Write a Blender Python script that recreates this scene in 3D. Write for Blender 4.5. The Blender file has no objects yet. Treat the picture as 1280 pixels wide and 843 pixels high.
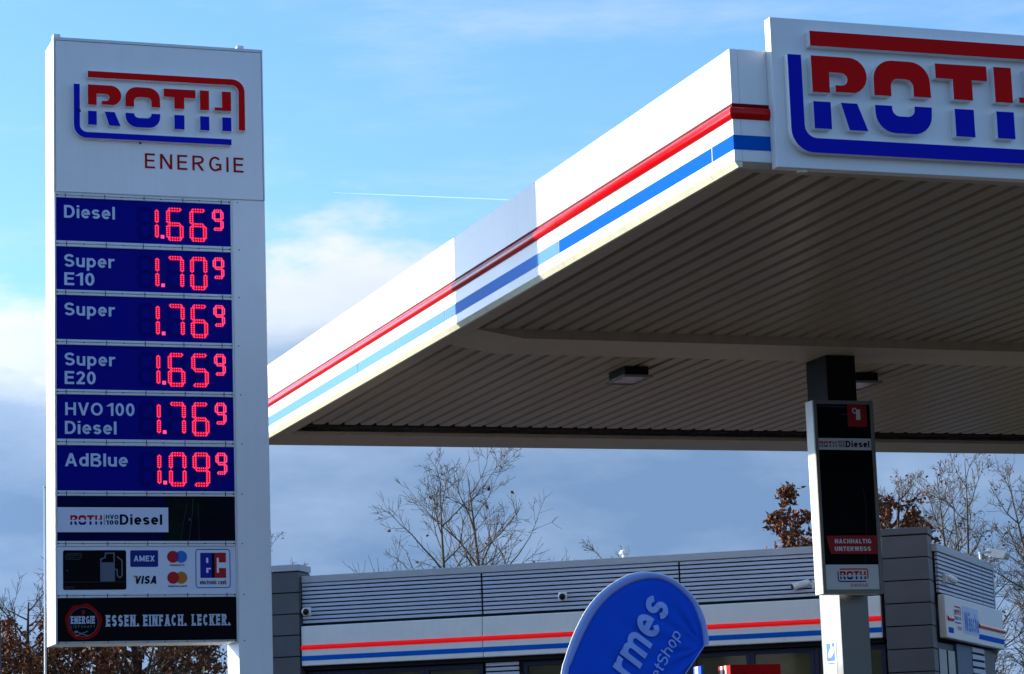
import bpy, bmesh, math, random
from mathutils import Vector, Matrix, noise

# ------------------------------------------------------------------ camera, world, sun, exposure
scene = bpy.context.scene
COL = scene.collection
R = math.radians

YAW, PITCH, ROLL, FPX = 0.34048522, 0.17459699, -0.03458084, 3241.9
cam_data = bpy.data.cameras.new('camera')
cam_data.sensor_width = 36.0
cam_data.lens = 36.0 * FPX / 1280.0
cam_data.clip_start = 0.1
cam_data.clip_end = 20000
cam = bpy.data.objects.new('camera', cam_data)
COL.objects.link(cam)
scene.camera = cam
_f = Vector((math.sin(YAW) * math.cos(PITCH), math.cos(YAW) * math.cos(PITCH), math.sin(PITCH)))
_r = Vector((math.cos(YAW), -math.sin(YAW), 0))
_u = _r.cross(_f)
_r2 = math.cos(ROLL) * _r + math.sin(ROLL) * _u
_u2 = -math.sin(ROLL) * _r + math.cos(ROLL) * _u
m3 = Matrix((_r2, _u2, -_f)).transposed()
cam.matrix_world = Matrix.Translation((0, 0, 1.65)) @ m3.to_4x4()

SUN_AZ = R(-47.86)          # clockwise from +Y
SUN_EL = R(12.6)
sdir = Vector((math.sin(SUN_AZ) * math.cos(SUN_EL), math.cos(SUN_AZ) * math.cos(SUN_EL), math.sin(SUN_EL)))

world = bpy.data.worlds.new('World')
scene.world = world
world.use_nodes = True
wn, wl = world.node_tree.nodes, world.node_tree.links
wn.clear()


def N(nodes, typ, **kw):
    n = nodes.new(typ)
    for k, v in kw.items():
        setattr(n, k, v)
    return n


def build_world():
    out = N(wn, 'ShaderNodeOutputWorld')
    sky = N(wn, 'ShaderNodeTexSky', sky_type='NISHITA', sun_disc=False, sun_elevation=SUN_EL, sun_rotation=SUN_AZ)
    sky.air_density = 1.0
    sky.dust_density = 0.7
    sky.ozone_density = 3.0
    tint = N(wn, 'ShaderNodeMix', data_type='RGBA', blend_type='MULTIPLY')
    tint.inputs[0].default_value = 1.0
    tint.inputs[7].default_value = (0.88, 1.10, 1.27, 1)
    wl.new(sky.outputs[0], tint.inputs[6])
    bg = N(wn, 'ShaderNodeBackground')
    bg.inputs[1].default_value = 0.15
    wl.new(tint.outputs[2], bg.inputs[0])
    tc = N(wn, 'ShaderNodeTexCoord')
    sep = N(wn, 'ShaderNodeSeparateXYZ')
    wl.new(tc.outputs['Generated'], sep.inputs[0])
    mp = N(wn, 'ShaderNodeMapping')
    mp.inputs['Location'].default_value = CLOUD_OFFSET
    mp.inputs['Scale'].default_value = (1.0, 1.0, 2.6)
    wl.new(tc.outputs['Generated'], mp.inputs[0])

    def noise_tex(scale, detail, rough, vec):
        n = N(wn, 'ShaderNodeTexNoise')
        n.inputs['Scale'].default_value = scale
        n.inputs['Detail'].default_value = detail
        n.inputs['Roughness'].default_value = rough
        wl.new(vec, n.inputs['Vector'])
        return n

    def math_node(op, a, b=None):
        n = N(wn, 'ShaderNodeMath', operation=op)
        for i, v in enumerate((a, b)):
            if v is None:
                continue
            if isinstance(v, (int, float)):
                n.inputs[i].default_value = v
            else:
                wl.new(v, n.inputs[i])
        return n.outputs[0]

    def mapr(v, a, b, c, d, smooth=False):
        n = N(wn, 'ShaderNodeMapRange')
        if smooth:
            n.interpolation_type = 'SMOOTHSTEP'
        wl.new(v, n.inputs[0])
        for i, x in enumerate((a, b, c, d)):
            n.inputs[i + 1].default_value = x
        return n.outputs[0]

    big = noise_tex(7.5, 9, 0.58, mp.outputs[0])
    base = mapr(sep.outputs[2], 0.165, 0.257, 0.38, -0.34)
    t = math_node('ADD', math_node('SUBTRACT', big.outputs[0], 0.5), base)
    alpha = mapr(t, -0.03, 0.17, 0.0, 1.0, True)
    # thin high wisps
    mp2 = N(wn, 'ShaderNodeMapping')
    mp2.inputs['Scale'].default_value = (1.0, 1.0, 5.0)
    mp2.inputs['Rotation'].default_value = (0.10, -0.10, 0.0)
    wl.new(tc.outputs['Generated'], mp2.inputs[0])
    w2 = noise_tex(5.0, 8, 0.62, mp2.outputs[0])
    wisp = mapr(w2.outputs[0], 0.45, 0.80, 0.0, 0.46, True)
    alpha = math_node('MAXIMUM', alpha, wisp)
    ramp = N(wn, 'ShaderNodeValToRGB')
    cr = ramp.color_ramp
    cr.elements[0].position = 0.0
    cr.elements[0].color = (0.90, 0.95, 1.0, 1)
    cr.elements[1].position = 1.0
    cr.elements[1].color = (0.195, 0.335, 0.58, 1)
    e = cr.elements.new(0.36); e.color = (0.74, 0.84, 0.97, 1)
    e = cr.elements.new(0.58); e.color = (0.40, 0.55, 0.80, 1)
    soft = noise_tex(9.0, 8, 0.58, mp.outputs[0])
    deep = mapr(sep.outputs[2], 0.207, 0.128, 0.0, 0.90)
    t2 = math_node('ADD', deep, math_node('MULTIPLY', math_node('SUBTRACT', soft.outputs[0], 0.5), 1.15))
    wl.new(t2, ramp.inputs[0])
    bgc = N(wn, 'ShaderNodeBackground')
    dp = N(wn, 'ShaderNodeVectorMath', operation='DOT_PRODUCT')
    wl.new(tc.outputs['Generated'], dp.inputs[0])
    dp.inputs[1].default_value = sdir
    fwd = math_node('POWER', math_node('MAXIMUM', dp.outputs['Value'], 0.0), 8.0)
    wl.new(math_node('MULTIPLY', math_node('ADD', 1.0, math_node('MULTIPLY', fwd, 16.0)), CLOUD_STRENGTH), bgc.inputs[1])
    wl.new(ramp.outputs[0], bgc.inputs[0])
    mix = N(wn, 'ShaderNodeMixShader')
    wl.new(alpha, mix.inputs[0])
    wl.new(bg.outputs[0], mix.inputs[1])
    wl.new(bgc.outputs[0], mix.inputs[2])
    wl.new(mix.outputs[0], out.inputs[0])


EXPOSURE = 0.75
CLOUD_OFFSET = (1.3, 4.2, 2.2)
CLOUD_STRENGTH = 2 ** (-EXPOSURE)
build_world()

sun_data = bpy.data.lights.new('sun', 'SUN')
sun_data.energy = 4.6
sun_data.angle = R(0.5)
sun_data.color = (1.0, 0.93, 0.80)
sun = bpy.data.objects.new('sun', sun_data)
sun.rotation_mode = 'QUATERNION'
sun.rotation_quaternion = (-sdir).to_track_quat('-Z', 'Y')
sun.location = (-30, 40, 30)
COL.objects.link(sun)

vs = scene.view_settings
vs.view_transform = 'Standard'
vs.look = 'None'
vs.exposure = EXPOSURE
vs.gamma = 1.0
vs.use_curve_mapping = False

# ------------------------------------------------------------------ materials
MATS = {}


def mat(name, col, rough=0.5, metal=0.0, var=0.06, vscale=6.0, bump=0.0, bscale=60.0, stretch=(1, 1, 1),
        coat=0.0, spec=0.2, emit=None, estr=0.0, col2=None, c2lo=0.5, c2hi=0.6, grime=0.0):
    if name in MATS:
        return MATS[name]
    m = bpy.data.materials.new(name)
    m.use_nodes = True
    nt, nl = m.node_tree.nodes, m.node_tree.links
    p = nt['Principled BSDF']
    p.inputs['Roughness'].default_value = rough
    p.inputs['Metallic'].default_value = metal
    p.inputs['Specular IOR Level'].default_value = spec
    p.inputs['Coat Weight'].default_value = coat
    p.inputs['Coat Roughness'].default_value = 0.08
    tc = N(nt, 'ShaderNodeTexCoord')
    mp = N(nt, 'ShaderNodeMapping')
    mp.inputs['Scale'].default_value = stretch
    nl.new(tc.outputs['Object'], mp.inputs[0])
    nz = N(nt, 'ShaderNodeTexNoise')
    nz.inputs['Scale'].default_value = vscale
    nz.inputs['Detail'].default_value = 6
    nz.inputs['Roughness'].default_value = 0.6
    nl.new(mp.outputs[0], nz.inputs['Vector'])
    mr = N(nt, 'ShaderNodeMapRange')
    mr.inputs[1].default_value = 0.3
    mr.inputs[2].default_value = 0.7
    mr.inputs[3].default_value = 1 - var
    mr.inputs[4].default_value = 1 + var
    nl.new(nz.outputs[0], mr.inputs[0])
    mx = N(nt, 'ShaderNodeMix', data_type='RGBA', blend_type='MULTIPLY')
    mx.inputs[0].default_value = 1.0
    mx.inputs[6].default_value = (*col, 1)
    nl.new(mr.outputs[0], mx.inputs[7])
    last = mx.outputs[2]
    if col2 is not None:
        nz2 = N(nt, 'ShaderNodeTexNoise')
        nz2.inputs['Scale'].default_value = vscale * 0.37
        nz2.inputs['Detail'].default_value = 7
        nl.new(mp.outputs[0], nz2.inputs['Vector'])
        m2 = N(nt, 'ShaderNodeMapRange')
        m2.inputs[1].default_value = c2lo
        m2.inputs[2].default_value = c2hi
        nl.new(nz2.outputs[0], m2.inputs[0])
        mx2 = N(nt, 'ShaderNodeMix', data_type='RGBA')
        mx2.inputs[7].default_value = (*col2, 1)
        nl.new(m2.outputs[0], mx2.inputs[0])
        nl.new(last, mx2.inputs[6])
        last = mx2.outputs[2]
    if grime > 0:
        # rain streaks and dust: noise pulled out along the vertical
        mpg = N(nt, 'ShaderNodeMapping')
        mpg.inputs['Scale'].default_value = (22, 22, 0.9)
        nl.new(tc.outputs['Object'], mpg.inputs[0])
        ng = N(nt, 'ShaderNodeTexNoise')
        ng.inputs['Scale'].default_value = 1.0
        ng.inputs['Detail'].default_value = 5
        nl.new(mpg.outputs[0], ng.inputs['Vector'])
        rg = N(nt, 'ShaderNodeMapRange')
        rg.inputs[1].default_value = 0.45
        rg.inputs[2].default_value = 0.75
        rg.inputs[3].default_value = 0.0
        rg.inputs[4].default_value = grime
        nl.new(ng.outputs[0], rg.inputs[0])
        mg = N(nt, 'ShaderNodeMix', data_type='RGBA')
        mg.inputs[7].default_value = (0.23, 0.22, 0.19, 1)
        nl.new(rg.outputs[0], mg.inputs[0])
        nl.new(last, mg.inputs[6])
        last = mg.outputs[2]
    nl.new(last, p.inputs['Base Color'])
    # roughness wear
    rr = N(nt, 'ShaderNodeMapRange')
    rr.inputs[3].default_value = max(0.02, rough * 0.8)
    rr.inputs[4].default_value = min(1.0, rough * 1.25)
    nl.new(nz.outputs[0], rr.inputs[0])
    nl.new(rr.outputs[0], p.inputs['Roughness'])
    if bump > 0:
        nb = N(nt, 'ShaderNodeTexNoise')
        nb.inputs['Scale'].default_value = bscale
        nb.inputs['Detail'].default_value = 5
        nl.new(tc.outputs['Object'], nb.inputs['Vector'])
        bp = N(nt, 'ShaderNodeBump')
        bp.inputs['Strength'].default_value = bump
        bp.inputs['Distance'].default_value = 0.02
        nl.new(nb.outputs[0], bp.inputs['Height'])
        nl.new(bp.outputs[0], p.inputs['Normal'])
    if emit is not None:
        p.inputs['Emission Color'].default_value = (*emit, 1)
        p.inputs['Emission Strength'].default_value = estr
    MATS[name] = m
    return m


WHITE = mat('white_coated_aluminium', (0.80, 0.80, 0.80), 0.38, spec=0.25, var=0.03, vscale=2.0, grime=0.04, bump=0.03, bscale=3)
WHITE_G = mat('white_gloss_fascia', (0.82, 0.82, 0.81), 0.30, spec=0.25, var=0.03, vscale=1.5, grime=0.05)
FRAME = mat('aluminium_rail', (0.60, 0.61, 0.62), 0.42, metal=0.25, var=0.06, vscale=9)
CREAM = mat('cream_drip_trim', (0.72, 0.69, 0.50), 0.45, var=0.07, grime=0.15)
RED = mat('red_gloss', (0.55, 0.0012, 0.0015), 0.14, spec=0.18, var=0.04)
RED_SIGN = mat('red_sign_face', (0.62, 0.002, 0.003), 0.6, var=0.05, spec=0.08)
BLUE = mat('blue_vinyl', (0.001, 0.105, 0.50), 0.6, spec=0.01, var=0.05)
BLUE_FADED = mat('blue_vinyl_faded', (0.10, 0.27, 0.70), 0.6, spec=0.05, var=0.05)
BLUE_SIGN = mat('blue_sign_face', (0.003, 0.008, 0.42), 0.6, var=0.05, spec=0.08)
NAVY = mat('navy_price_panel', (0.001, 0.0015, 0.22), 0.5, var=0.08, vscale=3, spec=0.06)
LETTER_SIDE = mat('sign_letter_return', (0.80, 0.80, 0.80), 0.5, var=0.04, spec=0.2)
PANEL_TXT = mat('pale_blue_lettering', (0.50, 0.60, 0.78), 0.5, var=0.03)
DARKRED_TXT = mat('dark_red_lettering', (0.34, 0.006, 0.008), 0.6, spec=.08, var=0.05)
BLACK = mat('black_panel', (0.002, 0.002, 0.003), 0.5, var=0.2, spec=0.06)
INK = mat('dark_ink', (0.004, 0.005, 0.022), 0.6, var=0.05, spec=.06)
BOLT = mat('dark_bolt', (0.03, 0.03, 0.035), 0.5)
LED_BACK = mat('led_glow', (0.05, 0.0, 0.005), 0.6, spec=0.03, emit=(1.0, 0.0, 0.035), estr=0.34)
LED_DOT = mat('led_dot', (0.1, 0.005, 0.01), 0.6, spec=0.03, emit=(1.0, 0.06, 0.20), estr=1.0)
LED_OFF = mat('led_unlit', (0.0008, 0.0011, 0.165), 0.6, spec=0.05)
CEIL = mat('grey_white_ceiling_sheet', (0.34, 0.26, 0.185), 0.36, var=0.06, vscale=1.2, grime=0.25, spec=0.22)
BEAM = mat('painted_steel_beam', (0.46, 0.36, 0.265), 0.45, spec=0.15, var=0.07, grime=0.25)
RUST = mat('dark_maroon_primer', (0.045, 0.012, 0.008), 0.7, var=0.25)
COLUMN = mat('brushed_steel_cladding', (0.145, 0.14, 0.13), 0.36, metal=0.95, var=0.05, grime=0.05)
ANTHRA = mat('anthracite_cladding', (0.096, 0.098, 0.105), 0.5, var=0.10, vscale=3, bump=0.02, bscale=5)
ANTHRA_J = mat('dark_joint', (0.012, 0.012, 0.014), 0.8)
CLAD = mat('silver_corrugated_sheet', (0.44, 0.47, 0.55), 0.5, metal=0.2, spec=.2, var=0.07, vscale=2)
CAPM = mat('grey_parapet_cap', (0.40, 0.42, 0.45), 0.45, metal=0.15, var=0.06)
WINFRAME = mat('navy_window_frame', (0.02, 0.025, 0.06), 0.45)
ROOFM = mat('bitumen_roof', (0.06, 0.06, 0.06), 0.9, var=0.2, bump=0.2)
PLASTIC_W = mat('white_plastic', (0.78, 0.78, 0.76), 0.4, var=0.03)
PLASTIC_B = mat('black_plastic', (0.008, 0.008, 0.009), 0.3)
BARK = mat('grey_brown_bark', (0.135, 0.11, 0.082), 0.9, var=0.35, vscale=14, bump=0.5, bscale=30)
BARK_D = mat('dark_oak_bark', (0.085, 0.065, 0.05), 0.9, var=0.35, vscale=14, bump=0.5, bscale=30)
LEAF1 = mat('russet_dry_leaf', (0.15, 0.042, 0.017), 0.7, var=0.45, vscale=5)
LEAF2 = mat('ochre_dry_leaf', (0.23, 0.095, 0.040), 0.7, var=0.4, vscale=5)
FLAG_B = mat('flag_blue_fabric', (0.002, 0.080, 0.64), 0.75, var=0.05, vscale=20, spec=0.2)
FLAG_S = mat('flag_sleeve_fabric', (0.28, 0.38, 0.80), 0.75, var=0.05, vscale=20, spec=0.2)
FLAG_T = mat('flag_print', (0.30, 0.42, 0.85), 0.75, var=0.04, spec=0.2)


def glass(name, col):
    m = mat(name, col, 0.06, var=0.55, vscale=1.6, spec=0.16, stretch=(1, 1, 2.2))
    return m


PANE = glass('dark_window_glass', (0.055, 0.048, 0.020))
CLEAR = mat('lamp_glass', (0.26, 0.19, 0.16), 0.15, var=0.05)


# ------------------------------------------------------------------ mesh helpers
class MB:
    def __init__(self):
        self.v, self.f, self.m = [], [], []

    def face(self, idx, mi=0):
        self.f.append(tuple(idx)); self.m.append(mi)

    def box(self, x0, x1, y0, y1, z0, z1, mi=0):
        b = len(self.v)
        self.v += [(x0, y0, z0), (x1, y0, z0), (x1, y1, z0), (x0, y1, z0), (x0, y0, z1), (x1, y0, z1), (x1, y1, z1), (x0, y1, z1)]
        for q in ((0, 3, 2, 1), (4, 5, 6, 7), (0, 1, 5, 4), (1, 2, 6, 5), (2, 3, 7, 6), (3, 0, 4, 7)):
            self.face([b + i for i in q], mi)
        return self

    def prism(self, pts, y0, y1, mi=0, ms=None):
        """polygon in x,z pulled from y0 (front) to y1"""
        ms = mi if ms is None else ms
        area = sum(pts[i][0] * pts[(i + 1) % len(pts)][1] - pts[(i + 1) % len(pts)][0] * pts[i][1] for i in range(len(pts)))
        if area < 0:
            pts = pts[::-1]
        b, n = len(self.v), len(pts)
        self.v += [(x, y0, z) for x, z in pts] + [(x, y1, z) for x, z in pts]
        self.face([b + i for i in range(n)], mi)
        self.face([b + n + i for i in reversed(range(n))], ms)
        for i in range(n):
            j = (i + 1) % n
            self.face([b + j, b + i, b + n + i, b + n + j], ms)
        return self

    def flat(self, pts, y, mi=0):
        area = sum(pts[i][0] * pts[(i + 1) % len(pts)][1] - pts[(i + 1) % len(pts)][0] * pts[i][1] for i in range(len(pts)))
        if area < 0:
            pts = pts[::-1]
        b = len(self.v)
        self.v += [(x, y, z) for x, z in pts]
        self.face([b + i for i in range(len(pts))], mi)
        return self

    def extr(self, prof, a, b, axis, mi=0, caps=True):
        """closed profile pulled along an axis; prof = list of 2d points in the other two axes"""
        def P(t, q):
            if axis == 'x': return (t, q[0], q[1])
            if axis == 'y': return (q[0], t, q[1])
            return (q[0], q[1], t)
        o, n = len(self.v), len(prof)
        self.v += [P(a, q) for q in prof] + [P(b, q) for q in prof]
        for i in range(n):
            j = (i + 1) % n
            self.face([o + i, o + j, o + n + j, o + n + i], mi)
        if caps:
            self.face([o + i for i in range(n)], mi)
            self.face([o + n + i for i in reversed(range(n))], mi)
        return self

    def tube(self, pts, rad, n=6, mi=0, cap=True):
        pts = [Vector(p) for p in pts]
        o = len(self.v)
        ref = None
        for i, p in enumerate(pts):
            d = (pts[min(i + 1, len(pts) - 1)] - pts[max(i - 1, 0)])
            d = d.normalized() if d.length > 1e-9 else Vector((0, 0, 1))
            if ref is None:
                ref = d.orthogonal().normalized()
            ref = (ref - d * ref.dot(d))
            ref = ref.normalized() if ref.length > 1e-6 else d.orthogonal().normalized()
            bi = d.cross(ref)
            r = rad[i] if isinstance(rad, (list, tuple)) else rad
            for k in range(n):
                a = 2 * math.pi * k / n
                self.v.append(tuple(p + ref * (r * math.cos(a)) + bi * (r * math.sin(a))))
        for i in range(len(pts) - 1):
            for k in range(n):
                j = (k + 1) % n
                self.face([o + i * n + k, o + i * n + j, o + (i + 1) * n + j, o + (i + 1) * n + k], mi)
        if cap:
            self.face([o + k for k in reversed(range(n))], mi)
            self.face([o + (len(pts) - 1) * n + k for k in range(n)], mi)
        return self

    def ribbon(self, pts, w, y, closed=False, mi=0):
        n = len(pts)
        L, Rr = [], []
        for i in range(n):
            p = Vector(pts[i])
            a = Vector(pts[(i - 1) % n]) if (closed or i > 0) else None
            c = Vector(pts[(i + 1) % n]) if (closed or i < n - 1) else None
            d1 = (p - a).normalized() if a is not None else (c - p).normalized()
            d2 = (c - p).normalized() if c is not None else d1
            t = d1 + d2
            t = t.normalized() if t.length > 1e-6 else d1
            nn = Vector((-t.y, t.x))
            k = max(0.45, nn.dot(Vector((-d1.y, d1.x))))
            L.append(p + nn * (w / 2 / k)); Rr.append(p - nn * (w / 2 / k))
        o = len(self.v)
        self.v += [(q.x, y, q.y) for q in L] + [(q.x, y, q.y) for q in Rr]
        for i in range(n if closed else n - 1):
            j = (i + 1) % n
            self.face([o + i, o + n + i, o + n + j, o + j], mi)
        return self

    def build(self, name, mats, parent=None, smooth=False, bev=0.0, tri=False):
        me = bpy.data.meshes.new(name)
        me.from_pydata([tuple(v) for v in self.v], [], self.f)
        if not isinstance(mats, (list, tuple)):
            mats = [mats]
        for m in mats:
            me.materials.append(m)
        if any(self.m):
            me.polygons.foreach_set('material_index', self.m)
        if smooth:
            me.polygons.foreach_set('use_smooth', [True] * len(self.f))
        if tri:
            bm = bmesh.new(); bm.from_mesh(me)
            bmesh.ops.triangulate(bm, faces=[f for f in bm.faces if len(f.verts) > 4])
            bm.to_mesh(me); bm.free()
        me.update()
        o = bpy.data.objects.new(name, me)
        COL.objects.link(o)
        if parent is not None:
            o.parent = parent
        if bev > 0:
            b = o.modifiers.new('edge', 'BEVEL')
            b.width = bev; b.segments = 2; b.limit_method = 'ANGLE'
        return o


def thing(name, label, cat, loc, rz=0.0, group=None):
    o = bpy.data.objects.new(name, None)
    COL.objects.link(o)
    o.location = loc
    o.rotation_euler = (0, 0, rz)
    o.empty_display_size = 0.2
    tag(o, label, cat, group)
    return o


def tag(o, label, cat, group=None):
    o['label'] = label
    o['category'] = cat
    if group:
        o['group'] = group
    return o


def kind(o, k):
    o['kind'] = k
    return o


def arc(cx, cy, rx, ry, a0, a1, n=9):
    return [(cx + rx * math.cos(R(a0 + (a1 - a0) * i / n)), cy + ry * math.sin(R(a0 + (a1 - a0) * i / n))) for i in range(n + 1)]


def rrect(x0, z0, x1, z1, r, n=5):
    return arc(x1 - r, z0 + r, r, r, -90, 0, n) + arc(x1 - r, z1 - r, r, r, 0, 90, n) + arc(x0 + r, z1 - r, r, r, 90, 180, n) + arc(x0 + r, z0 + r, r, r, 180, 270, n)


# ------------------------------------------------------------------ stroke lettering
def glyph(ch, w):
    """strokes of one letter with cap height 1: (advance, [('p', pts, closed) | ('d', p, q)])"""
    h = w / 2
    X = 0.74
    S = []
    p = lambda *q: S.append(('p', list(q), False))
    pc = lambda q: S.append(('p', q, False))
    cl = lambda q: S.append(('p', q, True))
    d = lambda a, b: S.append(('d', a, b))
    W = 0.66

    def rnd(W, Ht):
        return W / 2, Ht / 2, W / 2 - h, Ht / 2 - h

    def ess(W, Ht):
        ry = (Ht - w) / 4
        rx = W / 2 - h
        pc(arc(W / 2, Ht - h - ry, rx, ry, 22, 270, 14) + arc(W / 2, h + ry, rx, ry, 90, -158, 14)[1:])

    if ch == 'E':
        W = 0.60; p((h, 0), (h, 1)); p((w, 1 - h), (W, 1 - h)); p((w, .52), (W - .04, .52)); p((w, h), (W, h))
    elif ch == 'F':
        W = 0.58; p((h, 0), (h, 1)); p((w, 1 - h), (W, 1 - h)); p((w, .50), (W - .05, .50))
    elif ch == 'L':
        W = 0.56; p((h, 0), (h, 1)); p((w, h), (W, h))
    elif ch == 'I':
        W = w; p((h, 0), (h, 1))
    elif ch == 'T':
        W = 0.64; p((0, 1 - h), (W, 1 - h)); p((W / 2, 0), (W / 2, 1 - w))
    elif ch == 'H':
        W = 0.70; p((h, 0), (h, 1)); p((W - h, 0), (W - h, 1)); p((w, .52), (W - w, .52))
    elif ch == 'N':
        W = 0.72; p((h, 0), (h, 1)); p((W - h, 0), (W - h, 1)); d((h, 1), (W - h, 0))
    elif ch == 'M':
        W = 0.86; p((h, 0), (h, 1)); p((W - h, 0), (W - h, 1)); d((h, 1), (W / 2, .1)); d((W - h, 1), (W / 2, .1))
    elif ch == 'A':
        W = 0.76; d((h, 0), (W / 2, 1)); d((W / 2, 1), (W - h, 0)); p((W * .24, .30), (W * .76, .30))
    elif ch == 'V':
        W = 0.72; d((h, 1), (W / 2, 0)); d((W / 2, 0), (W - h, 1))
    elif ch == 'W':
        W = 1.0; d((h, 1), (W * .28, 0)); d((W * .28, 0), (W / 2, 1)); d((W / 2, 1), (W * .72, 0)); d((W * .72, 0), (W - h, 1))
    elif ch == 'X':
        W = 0.70; d((h, 1), (W - h, 0)); d((W - h, 1), (h, 0))
    elif ch == 'K':
        W = 0.70; p((h, 0), (h, 1)); d((w, .40), (W - h, 1)); d((W * .42, .55), (W - h, 0))
    elif ch == 'U':
        W = 0.68; pc([(h, 1)] + arc(W / 2, W / 2, W / 2 - h, W / 2 - h, 180, 360, 12) + [(W - h, 1)])
    elif ch == 'C':
        W = 0.70; a, b, c, e = rnd(W, 1); pc(arc(a, b, c, e, 42, 318, 18))
    elif ch == 'G':
        W = 0.74; a, b, c, e = rnd(W, 1); pc(arc(a, b, c, e, 42, 318, 18)); p((W - h, .08), (W - h, .52)); p((W * .54, .46), (W - w, .46))
    elif ch == 'O':
        W = 0.78; a, b, c, e = rnd(W, 1); cl(arc(a, b, c, e, 0, 345, 23))
    elif ch == 'S':
        W = 0.66; ess(W, 1)
    elif ch == 'D':
        W = 0.70; p((h, 0), (h, 1)); pc([(w, h)] + arc(W * .45, .5, W * .55 - h, .5 - h, -90, 90, 12) + [(w, 1 - h)])
    elif ch == 'B':
        W = 0.68; p((h, 0), (h, 1)); pc([(w, 1 - h)] + arc(W * .58, .76, W * .36 - h, .24 - h, 90, -90, 8) + [(w, .52)])
        pc([(w, .515)] + arc(W * .60, .26, W * .40 - h, .265 - h * .6, 90, -90, 8) + [(w, h)])
    elif ch == 'R':
        W = 0.70; p((h, 0), (h, 1)); pc([(w, 1 - h)] + arc(W * .62, .73, W * .36 - h, .27 - h, 90, -90, 9) + [(w, .46)]); d((W * .48, .46), (W - h, 0))
    elif ch == 'P':
        W = 0.66; p((h, 0), (h, 1)); pc([(w, 1 - h)] + arc(W * .60, .71, W * .40 - h, .29 - h, 90, -90, 9) + [(w, .42)])
    elif ch == '0':
        W = 0.56; a, b, c, e = rnd(W, 1); cl(arc(a, b, c, e, 0, 345, 23))
    elif ch == '1':
        W = 0.40; p((W - h, 0), (W - h, 1)); d((W - h, .96), (0.02 + h * .3, .74))
    elif ch == '2':
        W = 0.56; pc(arc(W / 2, .70, W / 2 - h, .30 - h, 170, -25, 10) + [(h * 1.4, h)]); p((0.02, h), (W, h))
    elif ch == '.':
        W = w; p((h, 0), (h, w))
    elif ch in 'il':
        W = w
        if ch == 'l': p((h, 0), (h, 1))
        else: p((h, 0), (h, X)); p((h, 1 - w * .8), (h, 1))
    elif ch == 'o':
        W = 0.58; a, b, c, e = rnd(W, X); cl(arc(a, b, c, e, 0, 345, 23))
    elif ch == 'e':
        W = 0.57; a, b, c, e = rnd(W, X); pc([(h, b), (W - h, b)] + arc(a, b, c, e, 8, 318, 18))
    elif ch == 'c':
        W = 0.54; a, b, c, e = rnd(W, X); pc(arc(a, b, c, e, 45, 315, 16))
    elif ch == 's':
        W = 0.52; ess(W, X)
    elif ch in 'aä':
        W = 0.54
        pc(arc(W / 2, X - h - .16, W / 2 - h, .16, 165, 0, 9) + [(W - h, 0)])
        pc([(W - w, .45)] + arc(W * .42, .225, W * .42 - h, .225 - h * .6, 90, 270, 10) + [(W - w, .10)])
        if ch == 'ä':
            p((W * .25, .84), (W * .25, .84 + w)); p((W * .75, .84), (W * .75, .84 + w))
    elif ch in 'dpb':
        W = 0.60; a, b, c, e = rnd(W, X); cl(arc(a, b, c, e, 0, 345, 23))
        if ch == 'd': p((W - h, 0), (W - h, 1))
        elif ch == 'b': p((h, 0), (h, 1))
        else: p((h, -.27), (h, X))
    elif ch in 'hn':
        W = 0.56; p((h, 0), (h, 1 if ch == 'h' else X)); pc([(h, X - .30)] + arc(W / 2, X - .26, W / 2 - h, .26 - h, 180, 0, 10) + [(W - h, 0)])
    elif ch == 'm':
        W = 0.88; p((h, 0), (h, X)); r = (W / 2 - h) / 2
        pc(arc(h + r, X - .24, r, .24 - h, 180, 0, 9) + [(W / 2, 0)]); pc(arc(W / 2 + r, X - .24, r, .24 - h, 180, 0, 9) + [(W - h, 0)])
    elif ch == 'u':
        W = 0.56; p((W - h, 0), (W - h, X)); pc([(h, X)] + arc(W / 2, .26, W / 2 - h, .26 - h, 180, 360, 10))
    elif ch == 'r':
        W = 0.38; p((h, 0), (h, X)); pc(arc(W - .02, X - .28, W - .02 - h, .28 - h, 180, 80, 7))
    elif ch == 't':
        W = 0.36; pc([(.14, 0.95), (.14, .18)] + arc(.14 + .12, .12 + h * .3, .12, .12 - h * .7, 180, 280, 5)); p((0, X - h), (W, X - h))
    elif ch == 'k':
        W = 0.54; p((h, 0), (h, 1)); d((w, .28), (W - h, X)); d((W * .40, .42), (W - h, 0))
    elif ch == ' ':
        W = 0.22
    return W, S


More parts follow.
